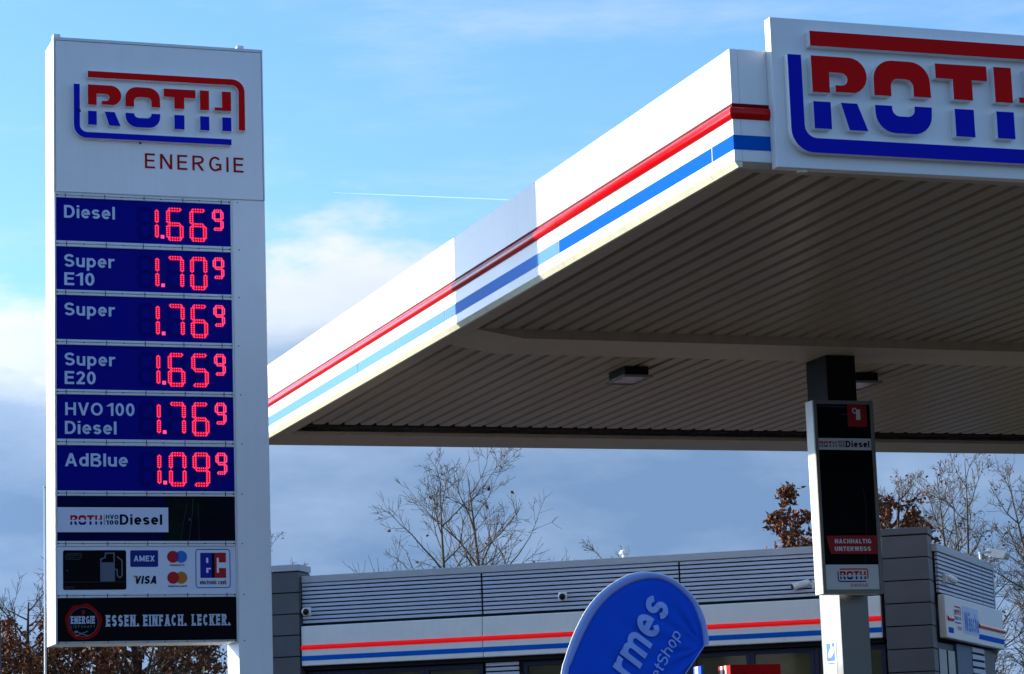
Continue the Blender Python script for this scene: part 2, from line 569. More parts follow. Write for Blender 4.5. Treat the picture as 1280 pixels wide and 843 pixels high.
def text(mb, s, x0, z0, cap, w=0.18, width=None, y=-0.0015, slab=False, track=0.13, slant=0.0, ang=0.0, sx=None, mi=0):
    """lettering in the x,z plane; width squeezes the line to that length"""
    adv, items = 0.0, []
    for i, ch in enumerate(s):
        W, S = glyph(ch, w)
        extra = []
        if slab:
            for st in S:
                ends = []
                if st[0] == 'p' and not st[2] and len(st[1]) == 2 and abs(st[1][0][0] - st[1][1][0]) < 1e-6:
                    ends = st[1]
                elif st[0] == 'd':
                    ends = [st[1], st[2]]
                for (ex, ez) in ends:
                    if ez < 0.02 or ez > 0.98:
                        zz = 0.045 if ez < 0.5 else 0.955
                        extra.append(('s', (ex - w * .95, zz), (ex + w * .95, zz)))
        items.append((adv, S + extra))
        adv += W + track
    adv -= track
    k = cap if sx is None else sx
    if width is not None:
        k = width / adv
    ca, sa = math.cos(ang), math.sin(ang)

    def T(off, q):
        px, pz = (q[0] + off) * k + q[1] * slant * cap, q[1] * cap
        return (x0 + px * ca - pz * sa, z0 + px * sa + pz * ca)
    ii = 0
    for off, S in items:
        for st in S:
            yy = y - (ii % 7) * 0.00018
            ii += 1
            if st[0] == 'd':
                a, b = st[1], st[2]
                dx, dz = b[0] - a[0], b[1] - a[1]
                hw = (w / 2) * math.sqrt(1 + (dx / dz) ** 2) if abs(dz) > .05 else w / 2
                hw = min(hw, w * 0.9)
                q = [T(off, (a[0] - hw, a[1])), T(off, (a[0] + hw, a[1])), T(off, (b[0] + hw, b[1])), T(off, (b[0] - hw, b[1]))]
                mb.flat(q, yy, mi)
            elif st[0] == 's':
                a, b = st[1], st[2]
                mb.flat([T(off, (a[0], a[1] - .045)), T(off, (b[0], a[1] - .045)), T(off, (b[0], a[1] + .045)), T(off, (a[0], a[1] + .045))], yy, mi)
            else:
                # build the ribbon in letter space, then place it
                tmp = MB().ribbon(st[1], w, 0, st[2])
                o = len(mb.v)
                for v in tmp.v:
                    q = T(off, (v[0], v[2]))
                    mb.v.append((q[0], yy, q[1]))
                for f in tmp.f:
                    mb.face([o + i for i in f], mi)
    return adv * k


# ------------------------------------------------------------------ the station's word mark (unit: metres on the price totem)
def logo_shapes(heavy=False):
    red, blue = [], []
    bw, rw, sw, lo = (.064, .066, .082, .231) if heavy else (.047, .052, .068, .222)
    red.append([(0.11, .542 - rw), (.11, .542)] + arc(1.254, .442, .10, .10, 90, 0, 8) + [(1.354, .127), (1.354 - rw, .127)] + arc(1.302 - rw, .490 - rw, .055, .055, 0, 90, 6))
    blue.append([(0, .432), (bw, .432)] + arc(bw + .055, bw + .060, .055, .055, 180, 270, 6) + [(1.242, bw + .005), (1.242, .005)] + arc(.10, .105, .10, .10, 270, 180, 8))
    # R
    red.append([(.11, .272), (.11, .433), (.29, .433)] + arc(.29, .354, .081, .079, 90, -75, 10) + [(.219, .277), (.219, .307)] + arc(.25, .335, .028, .028, -90, 90, 6) + [(.11 + sw, .363), (.11 + sw, .272)])
    blue.append([(.11, .112), (.11 + sw, .112), (.11 + sw, lo), (.11, lo)])
    blue.append([(.240, lo), (.318, lo), (.364, .112), (.275, .112)])
    # O
    red.append([(.403, .274)] + arc(.495, .345, .092, .088, 180, 90, 7) + arc(.583, .345, .092, .088, 90, 0, 7) + [(.677, .278), (.675 - sw, .278)] + arc(.640 - sw, .320, .035, .033, 0, 90, 5) + arc(.438 + sw, .320, .035, .033, 90, 180, 5) + [(.403 + sw, .274)])
    blue.append([(.403, lo)] + arc(.495, .198, .092, .088, 180, 270, 7) + arc(.583, .198, .092, .088, 270, 360, 7) + [(.677, lo + .003), (.675 - sw, lo + .003)] + arc(.640 - sw, .219, .035, .033, 0, -90, 5) + arc(.438 + sw, .219, .035, .033, 270, 180, 5) + [(.403 + sw, lo)])
    # T
    red.append([(.705, .434), (.958, .435), (.958, .368), (.788 + sw + .012, .368), (.788 + sw + .012, .277), (.788, .277), (.788, .368), (.705, .368)])
    blue.append([(.788, .112), (.800 + sw, .112), (.800 + sw, lo + .004), (.788, lo + .004)])
    # H
    red.append([(.993, .277), (.998 + sw, .277), (.998 + sw, .436), (.993, .436)])
    red.append([(1.238 - sw, .437), (1.243, .437), (1.243, .280), (1.111, .280), (1.111, .305), (1.238 - sw, .305)])
    blue.append([(.993, .114), (.998 + sw, .114), (.998 + sw, lo + .004), (.993, lo + .004)])
    blue.append([(1.238 - sw, .116), (1.243, .116), (1.243, lo + .005), (1.238 - sw, lo + .005)])
    return red, blue


def logo_parts(parent, x0, z0, k, yfront, yback, heavy=False):
    red, blue = logo_shapes(heavy)
    for shapes, m in ((red, RED_SIGN), (blue, BLUE_SIGN)):
        for i, s in enumerate(shapes):
            mb = MB().prism([(x0 + x * k, z0 + z * k) for x, z in s], yfront, yback, 0, 1)
            mb.build('logo_bar' if i == 0 else 'logo_letter', [m, LETTER_SIDE], parent, tri=True)


def logo_print(parent, x0, z0, k, y, mr, mb_, bars=True, name='logo_print', kz=None, slim=False):
    red, blue = logo_shapes()
    kz = kz or k
    b = MB()
    for mi, sh in ((0, red), (1, blue)):
        for i, s in enumerate(sh):
            if i == 0 and not bars:
                continue
            b.flat([(x0 + x * k, z0 + z * kz) for x, z in s], y, mi)
    return b.build(name, [mr, mb_], parent, tri=True)


# ------------------------------------------------------------------ ground
def sheet(name, pts, z, m):
    b = MB()
    b.v = [(x, y, z) for x, y in pts]
    b.face(range(len(pts)))
    return kind(b.build(name, m), 'structure')


ASPHALT = mat('asphalt', (0.050, 0.048, 0.045), 0.9, var=0.25, vscale=3, bump=0.5, bscale=120, col2=(0.065, 0.062, 0.058), c2lo=0.45, c2hi=0.6)
CONCRETE = mat('forecourt_concrete', (0.13, 0.12, 0.105), 0.85, var=0.18, vscale=2, bump=0.3, bscale=80, col2=(0.095, 0.088, 0.078), c2lo=0.5, c2hi=0.65)
GRASS = mat('rough_grass', (0.06, 0.085, 0.025), 0.95, var=0.4, vscale=9, bump=0.8, bscale=40)
KERB = mat('kerb_concrete', (0.33, 0.32, 0.30), 0.85, var=0.12, vscale=6, bump=0.2)
sheet('ground', [(-2500, -2500), (2500, -2500), (2500, 2500), (-2500, 2500)], 0.0, ASPHALT)
sheet('forecourt', [(6.3, 12.9), (26, 12.9), (26, 25.6), (6.3, 25.6)], 0.004, CONCRETE)
sheet('verge', [(-60, 36), (90, 36), (90, 110), (-60, 110)], 0.004, GRASS)
mbk = MB().extr([(8.15, 0.004), (8.18, .15), (11.0, .15), (11.03, 0.004)], 17.6, 21.4, 'y')
kind(mbk.build('pump_island', KERB, bev=0.01), 'structure')
mbk = MB().extr([(4.15, 0), (4.17, .12), (5.35, .12), (5.37, 0)], 18.9, 20.35, 'y')
kind(mbk.build('totem_plinth', KERB, bev=0.01), 'structure')


# ------------------------------------------------------------------ price totem
def build_totem():
    t = thing('price_totem', 'tall white price totem with six red digital fuel prices on navy panels', 'price sign', (3.195, 19.42, 0))
    D = 0.385
    WT = 1.66
    XC = 1.395            # panels end, column begins
    # header box and its face
    MB().box(0.0, WT, 0.012, D, 6.318, 7.55).build('header_box', WHITE, t, bev=0.006)
    MB().box(0.016, WT - 0.012, 0.0, 0.0115, 6.326, 7.528).build('header_face', WHITE, t, bev=0.003)
    MB().box(0.0, WT, -0.004, 0.0115, 7.531, 7.553).build('top_rail', FRAME, t)
    MB().box(0.0, 0.013, -0.003, 0.0115, 6.32, 7.53).build('side_rail', FRAME, t)
    MB().box(WT - .010, WT, -0.003, 0.0115, 6.32, 7.53).build('side_rail', FRAME, t)
    for x in (0.005, 1.46):
        MB().box(x, x + 0.055, 0.02, 0.12, 7.5535, 7.585).build('lifting_lug', WHITE, t, bev=0.004)
    # panel cabinet
    MB().box(0.0, XC - 0.001, 0.022, D, 2.868, 6.316).build('cabinet', WHITE, t, bev=0.005)
    MB().box(0.0, 0.016, -0.003, 0.0215, 2.868, 6.314).build('side_rail', FRAME, t, bev=0.002)
    MB().box(XC - 0.014, XC - 0.001, -0.003, 0.0215, 2.868, 6.314).build('side_rail', FRAME, t, bev=0.002)
    MB().box(XC, WT, 0.0, D, 0.12, 6.317).build('column', WHITE, t, bev=0.006)
    MB().box(XC - .06, WT + .06, -0.06, D + .06, 0.121, 0.145).build('base_plate', FRAME, t)
    # panels
    zs = [(5.942, 6.280), (5.560, 5.896), (5.175, 5.518), (4.791, 5.133), (4.411, 4.751), (4.018, 4.362), (3.637, 3.978), (3.243, 3.597), (2.884, 3.210)]
    XL, XR = 0.0165, XC - 0.0145
    # rails between the panels with joints and fixing studs
    edges = [6.316] + [z for a, b in zs for z in (b, a)] + [2.868]
    for i in range(0, len(edges), 2):
        top, bot = edges[i], edges[i + 1]
        mid = (top + bot) / 2
        MB().box(0.0165, XC - 0.0145, -0.002, 0.0213, bot, mid - 0.0015).build('panel_rail', FRAME, t, bev=0.0025)
        MB().box(0.0165, XC - 0.0145, -0.002, 0.0213, mid + 0.0015, top).build('panel_rail', FRAME, t, bev=0.0025)
        st = MB()
        rng = random.Random(i)
        for k in range(6):
            x = 0.085 + 0.305 * k + (0.01 if i % 4 else 0) * rng.uniform(-1, 1)
            if x > XC - .03:
                break
            st.box(x, x + 0.006, -0.0045, 0.0, bot + 0.003, top - 0.003)
            st.box(x + 0.13, x + 0.138, -0.0045, 0.0, mid - 0.004, mid + 0.004)
        st.box(0.020, 0.030, -0.0045, 0.0, mid - .005, mid + .005)
        st.box(XC - 0.030, XC - 0.020, -0.0045, 0.0, mid - .005, mid + .005)
        kind(st.build('fixing_stud', BOLT, t), 'stuff')
    # header logo and the word below it
    logo_parts(t, 3.352 - 3.195 - .008, 6.755 - .011, 0.998, -0.045, -0.0005)
    b = MB()
    text(b, 'ENERGIE', 0.708, 6.541, 0.120, w=0.135, width=0.784, track=0.30)
    b.build('lettering', DARKRED_TXT, t)
    clip = MB()
    clip.tube([(.185, -.05, 6.985), (.193, -.06, 6.965), (.20, -.045, 6.955)], .006, 5)
    clip.tube([(.66, -.03, 6.735), (.672, -.04, 6.725)], .007, 5)
    clip.build('cable_clip', BOLT, t)
    # LED digits
    SEG = {'0': 'abcdef', '1': 'bc', '2': 'abged', '3': 'abgcd', '4': 'fgbc', '5': 'afgcd', '6': 'afgcde', '7': 'abc', '8': 'abcdefg', '9': 'abfgcd'}

    def seg_polys(w, h, tk):
        g = tk * 0.02
        hs = tk / 2
        m_ = h / 2
        P = {}
        hor = lambda z: [(g + hs, z), (g + tk, z + hs), (w - g - tk, z + hs), (w - g - hs, z), (w - g - tk, z - hs), (g + tk, z - hs)]
        P['a'] = [(g + tk * .35, h - tk * .25), (g + tk * .75, h), (w - g - tk * .75, h), (w - g - tk * .35, h - tk * .25), (w - g - tk, h - tk), (g + tk, h - tk)]
        P['d'] = [(x, h - z) for x, z in P['a']]
        P['g'] = hor(m_)
        ver = lambda x, za, zb, s: [(x, za + g + hs * .12), (x + hs, za + g + hs * .75), (x + hs, zb - g - hs * .75), (x, zb - g - hs * .12), (x - hs, zb - g - hs * .75), (x - hs, za + g + hs * .75)]
        P['f'] = ver(hs, m_, h - hs * .8, 1)
        P['b'] = ver(w - hs, m_, h - hs * .8, 1)
        P['e'] = ver(hs, hs * .8, m_, 1)
        P['c'] = ver(w - hs, hs * .8, m_, 1)
        return P

    def digit(ch, x, z, w, h, tk, parent, small=False):
        P = seg_polys(w, h, tk)
        b = MB()
        xoff = -(w - tk) if ch == '1' else 0
        for s in 'abcdefg':
            pts = [(x + xoff + px, z + pz) for px, pz in P[s]]
            if s in SEG[ch]:
                b.flat(pts, -0.0012, 0)
                # two rows of diodes inset from the outline
                cx = sum(q[0] for q in pts) / 6; cz = sum(q[1] for q in pts) / 6
                xs = [q[0] for q in pts]; zz = [q[1] for q in pts]
                hor_ = (max(xs) - min(xs)) > (max(zz) - min(zz))
                L = max(max(xs) - min(xs), max(zz) - min(zz))
                rr = 0.0052 if not small else 0.0052
                nd = 5 if hor_ else 6
                if small: nd = 4 if hor_ else 5
                for row in (-1, 1):
                    for k in range(nd):
                        u_ = (k / (nd - 1) - .5) * (L - tk * 1.05)
                        o_ = row * tk * 0.30
                        p_ = (cx + u_, cz + o_) if hor_ else (cx + o_, cz + u_)
                        b.flat([(p_[0] + rr * math.cos(R(60 * q)), p_[1] + rr * math.sin(R(60 * q))) for q in range(6)], -0.0026, 1)
                for sgn in (-1, 1):
                    p_ = (cx + sgn * (L / 2 - tk * .28), cz) if hor_ else (cx, cz + sgn * (L / 2 - tk * .28))
                    b.flat([(p_[0] + rr * math.cos(R(60 * q)), p_[1] + rr * math.sin(R(60 * q))) for q in range(6)], -0.0026, 1)
            elif ch != '1':
                b.flat(pts, -0.0009, 2)
        return b.build('price_digit', [LED_BACK, LED_DOT, LED_OFF], parent)

    rows = [(['Diesel'], '1669'), (['Super', 'E10'], '1709'), (['Super'], '1769'), (['Super', 'E20'], '1659'), (['HVO100', 'Diesel'], '1769'), (['AdBlue'], '1099')]
    widths = {'Diesel': 0.392, 'Super': 0.383, 'E10': 0.230, 'E20': 0.235, 'AdBlue': 0.476}
    names = ['diesel', 'super_e10', 'super', 'super_e20', 'hvo', 'adblue']
    for i, (lines, pr) in enumerate(rows):
        z0, z1 = zs[i]
        pn = MB().box(XL, XR, 0.006, 0.0214, z0 + .0005, z1 - .0005).build('price_panel', NAVY, t)
        pn['label'] = 'navy panel pricing ' + ' '.join(lines) + ' at ' + pr[0] + '.' + pr[1:]
        oy = 0.006      # panel face
        b = MB()
        top = z1 - 0.058 if i < 3 else z1 - 0.060
        for k, s in enumerate(lines):
            zb = top - 0.099 - k * 0.143
            if s == 'HVO100':
                text(b, 'HVO', 0.082, zb, 0.098, w=0.162, width=0.285, y=oy - .0015)
                text(b, '100', 0.402, zb, 0.098, w=0.162, width=0.208, y=oy - .0015)
            else:
                text(b, s, 0.079, zb, 0.099, w=0.168, width=widths[s], y=oy - .0015)
        b.build('panel_lettering', PANEL_TXT, pn)
        zt = z1 - 0.045
        hd = 0.262
        for ch, x in ((pr[0], 0.781), (pr[1], 0.870), (pr[2], 1.054)):
            d = digit(ch, x if ch != '1' or x > .8 else x, zt - hd, 0.139, hd, 0.0335, pn)
            d.location.y = oy
        d = digit(pr[3], 1.234, zt - .168, 0.093, 0.168, 0.027, pn, True)
        d.location.y = oy
        MB().flat([(.828, zt - .247), (.855, zt - .247), (.855, zt - .220), (.828, zt - .220)], oy - .0026).build('decimal_point', LED_DOT, pn)
        # the unlit leading digit
        bo = MB()
        for s, pts in seg_polys(.139, hd, .036).items():
            bo.flat([(.64 + a, zt - hd + c) for a, c in pts], oy - .0009)
        bo.build('unlit_digit', LED_OFF, pn)
    # advert panel: dark forest road with the white word strip
    DARKPIC = mat('dark_forest_print', (0.0022, 0.0026, 0.010), 0.6, var=0.5, vscale=4, spec=0.05, col2=(0.004, 0.018, 0.007), c2lo=0.56, c2hi=0.70)
    z0, z1 = zs[6]
    pn = MB().box(XL, XR, 0.006, 0.0214, z0 + .0005, z1 - .0005).build('advert_panel', DARKPIC, t)
    pn['label'] = 'dark forest road advert panel with white diesel strip'
    NAVYPIC = mat('navy_print', (0.001, 0.002, 0.05), 0.6, var=0.3, vscale=5, spec=0.05)
    b = MB().flat([(XL, z0 + .27), (.845, z0 + .27), (.83, z1 - .002), (XL, z1 - .002)], 0.005)
    b.flat([(XL, z0 + .002), (.80, z0 + .002), (.845, z0 + .06), (XL, z0 + .06)], 0.005)
    b.build('night_sky_print', NAVYPIC, pn)
    ROADL = mat('road_line_print', (0.05, 0.05, 0.09), 0.6)
    b = MB()
    b.ribbon([(1.02, z0 + .003), (1.035, z0 + .12), (1.05, z0 + .22), (1.055, z1 - .01)], .003, .0045)
    b.ribbon([(.955, z0 + .003), (.975, z0 + .12), (1.01, z1 - .05)], .002, .0045)
    b.ribbon([(1.10, z0 + .003), (1.098, z0 + .15), (1.092, z1 - .05)], .002, .0045)
    b.flat(arc(1.027, z0 + .165, .008, .012, 0, 330, 11), .0044)
    b.build('road_print', ROADL, pn)
    STRIPW = mat('pale_print', (0.62, 0.66, 0.78), 0.5, var=0.02)
    MB().box(XL + .002, 0.862, 0.0035, 0.0059, 3.704, 3.892).build('word_strip', STRIPW, pn)
    RP, BP = mat('print_red', (0.48, 0.004, 0.010), 0.6, spec=.08), mat('print_blue', (0.006, 0.008, 0.20), 0.6, spec=.08)
    logo_print(pn, 3.311 - 3.195 - .11 * .212, 3.76 - .114 * .225, 0.212, 0.0025, RP, BP, bars=False, kz=0.225)
    b = MB()
    b.flat([(.370, 3.757), (.374, 3.757), (.374, 3.838), (.370, 3.838)], .0024)
    text(b, 'HVO', .384, 3.803, .033, w=.20, width=.096, y=.0024)
    text(b, '100', .384, 3.761, .033, w=.20, width=.096, y=.0024)
    text(b, 'Diesel', .490, 3.760, .079, w=.19, width=.325, y=.0024)
    b.build('panel_lettering', INK, pn)
    # payment card panel
    z0, z1 = zs[7]
    pn = MB().box(XL, XR, 0.006, 0.0214, z0 + .0005, z1 - .0005).build('payment_panel', mat('white_acrylic', (0.66, 0.70, 0.80), 0.3, var=0.02), t)
    pn['label'] = 'white panel showing a black fuel card and payment logos'
    Y1, Y2, Y3 = .0045, .0035, .0028
    off = -3.195
    MB().flat(rrect(3.255 + off, 3.27, 3.732 + off, 3.568, .015), Y1).build('fuel_card_print', BLACK, pn)
    GREY = mat('grey_print', (0.10, 0.12, 0.16), 0.5)
    DGREY = mat('dim_grey_print', (0.035, 0.038, 0.045), 0.5)
    b = MB()
    b.flat([(3.535 + off, 3.332), (3.645 + off, 3.332), (3.645 + off, 3.476), (3.535 + off, 3.476)], Y2)
    b.ribbon([(3.540 + off, 3.478), (3.540 + off, 3.500), (3.572 + off, 3.512), (3.576 + off, 3.545), (3.640 + off, 3.545), (3.640 + off, 3.478)], .010, Y2 - .0002)
    b.ribbon([(3.648 + off, 3.425), (3.662 + off, 3.42), (3.664 + off, 3.375), (3.682 + off, 3.360), (3.700 + off, 3.375), (3.700 + off, 3.49), (3.662 + off, 3.52)], .010, Y2 - .0004)
    b.build('pump_symbol', GREY, pn)
    b = MB().flat([(3.258 + off, 3.327), (3.730 + off, 3.327), (3.730 + off, 3.330), (3.258 + off, 3.330)], Y2)
    b.flat(arc(3.288 + off, 3.415, .008, .006, 0, 330, 11), Y2)
    b.build('card_line', DGREY, pn)
    logo_print(pn, 3.272 + off, 3.497, 0.092, Y2, DGREY, DGREY, name='card_logo')
    logo_print(pn, 3.264 + off, 3.270, 0.060, Y2, DGREY, DGREY, bars=False, name='card_logo')
    MB().flat(rrect(3.763 + off, 3.441, 3.976 + off, 3.567, .010), Y1).build('blue_card_print', mat('print_navy', (0.006, 0.010, 0.20), 0.5), pn)
    b = MB(); text(b, 'AMEX', 3.790 + off, 3.482, .044, w=.20, width=.158, y=Y2)
    b.build('panel_lettering', mat('pale_blue_print', (.55, .62, .80), .5), pn)
    b = MB(); text(b, 'VISA', 3.792 + off, 3.313, .060, w=.23, width=.168, y=Y2, slant=.18)
    b.build('panel_lettering', INK, pn)
    MB().flat([(3.778 + off, 3.375), (3.81 + off, 3.375), (3.808 + off, 3.352)], Y2 - .002).build('gold_print', mat('print_gold', (.45, .25, .02), .5), pn)
    for (cx, cz, colr, yy) in ((4.090, 3.517, (.45, .008, .015), Y1), (4.153, 3.517, (.02, .16, .55), Y2), (4.153, 3.358, (.48, .17, .012), Y1), (4.090, 3.358, (.45, .008, .015), Y2)):
        MB().flat(arc(cx + off, cz, .046, .046, 0, 345, 23), yy).build('card_circle_print', mat('circle_%d' % int(colr[0] * 1000 + colr[2] * 100), colr, .5), pn)
    MB().flat(arc(4.090 + off, 3.517, .046, .046, -46, 46, 9) + arc(4.153 + off, 3.517, .046, .046, 134, 226, 9), Y3 - .001).build('card_circle_print', mat('print_violet', (.16, .012, .22), .5), pn)
    b = MB(); text(b, 'maestro', 4.065 + off, 3.447, .017, w=.16, width=.112, y=Y2); text(b, 'mastercard', 4.049 + off, 3.287, .017, w=.16, width=.144, y=Y2)
    b.build('panel_lettering', INK, pn)
    b = MB().ribbon(rrect(4.266 + off, 3.281, 4.531 + off, 3.573, .022), .006, Y1, True)
    b.build('blue_border_print', mat('print_blue2', (0.012, 0.03, 0.24), 0.5), pn)
    E0, E1, z_a, z_b = 4.300 + off, 4.500 + off, 3.355, 3.547
    xm = (E0 + E1) / 2
    MB().flat([(E0, z_a), (xm - .012, z_a), (xm - .012, z_b), (E0, z_b)], Y1).build('blue_block_print', mat('print_blue3', (0.01, 0.012, 0.28), 0.5), pn)
    MB().flat([(xm - .0119, z_a), (xm + .012, z_a), (xm + .012, z_b), (xm - .0119, z_b)], Y1).build('dark_block_print', INK, pn)
    MB().flat([(xm + .0121, z_a), (E1, z_a), (E1, z_b), (xm + .0121, z_b)], Y1).build('red_block_print', mat('print_red3', (0.42, 0.008, 0.012), 0.5), pn)
    b = MB()
    b.flat([(E0 + .046, 3.470), (E0 + .062, 3.470), (E0 + .062, 3.508), (E0 + .046, 3.508)], Y2)
    b.flat([(E0 + .046, 3.394), (E0 + .062, 3.394), (E0 + .062, 3.420), (E0 + .082, 3.420), (E0 + .082, 3.431), (E0 + .046, 3.431)], Y2)
    b.flat([(E1 - .072, 3.394), (E1 - .056, 3.394), (E1 - .056, 3.430), (E1, 3.430), (E1, 3.472), (E1 - .056, 3.472), (E1 - .056, 3.508), (E1 - .072, 3.508)], Y2)
    b.build('letter_print', mat('white_acrylic', (0.66, 0.70, 0.80), 0.3), pn, tri=True)
    b = MB(); text(b, 'electronic', 4.296 + off, 3.306, .034, w=.20, width=.130, y=Y2); text(b, 'cash', 4.438 + off, 3.306, .034, w=.20, width=.062, y=Y2)
    b.build('panel_lettering', INK, pn)
    # black food panel
    z0, z1 = zs[8]
    pn = MB().box(XL, XR, 0.006, 0.0214, z0 + .0005, z1 - .0005).build('food_panel', BLACK, t)
    pn['label'] = 'black panel with red seal and white slab lettering'
    cx, cz = 3.406 + off, 3.031
    wob = [(cx + (.137 + .0035 * math.sin(7 * a) + .004 * math.sin(3 * a + 1)) * math.cos(a), cz + (.135 + .004 * math.sin(6 * a + .4) + .003 * math.cos(9 * a)) * math.sin(a)) for a in [2 * math.pi * i / 60 for i in range(60)]]
    inn = arc(cx, cz, .113, .112, 0, 354, 59)
    b = MB()
    b.v = [(x, Y1, z) for x, z in wob] + [(x, Y1, z) for x, z in inn]
    for i in range(60):
        j = (i + 1) % 60
        b.face([i, 60 + i, 60 + j, j][::-1])
    b.build('seal_ring', mat('print_darkred', (.28, .004, .004), .6, spec=.05), pn)
    b = MB().ribbon(arc(cx, cz, .109, .108, 0, 354, 59), .002, Y1, True)
    b.ribbon([(3.345 + off, 2.926), (3.44 + off, 2.962)], .006, Y2); b.ribbon([(3.345 + off, 2.962), (3.44 + off, 2.926)], .006, Y2 - .0004)
    b.flat(arc(3.352 + off, 2.958, .014, .009, 0, 330, 11), Y2 - .0008)
    text(b, 'LIEFSHAFT', 3.312 + off, 2.986, .018, w=.12, width=.18, y=Y2, track=.5)
    b.build('seal_line', mat('dim_pale_print', (.16, .20, .26), .5), pn)
    SLAB = mat('slab_print', (.46, .53, .66), .5)
    b = MB(); text(b, 'ENERGIE', 3.312 + off, 3.017, .057, w=.23, width=.180, y=Y2, slab=True, track=.18)
    b.build('panel_lettering', SLAB, pn)
    b = MB()
    for s, a, e in (('ESSEN.', 3.576, 3.823), ('EINFACH.', 3.858, 4.186), ('LECKER.', 4.230, 4.524)):
        text(b, s, a + off, 2.994, .086, w=.24, width=e - a, y=Y2, slab=True, track=.24)
    b.build('panel_lettering', SLAB, pn)
    b = MB().flat(arc(cx, cz + .072, .014, .018, 0, 330, 11), Y2); b.build('flame_print', mat('print_dimred', (.12, .008, .008), .5), pn)
    return t


build_totem()


# ------------------------------------------------------------------ canopy
CX, CY = 6.15, 13.381
CX1, CY1 = 22.0, 25.265


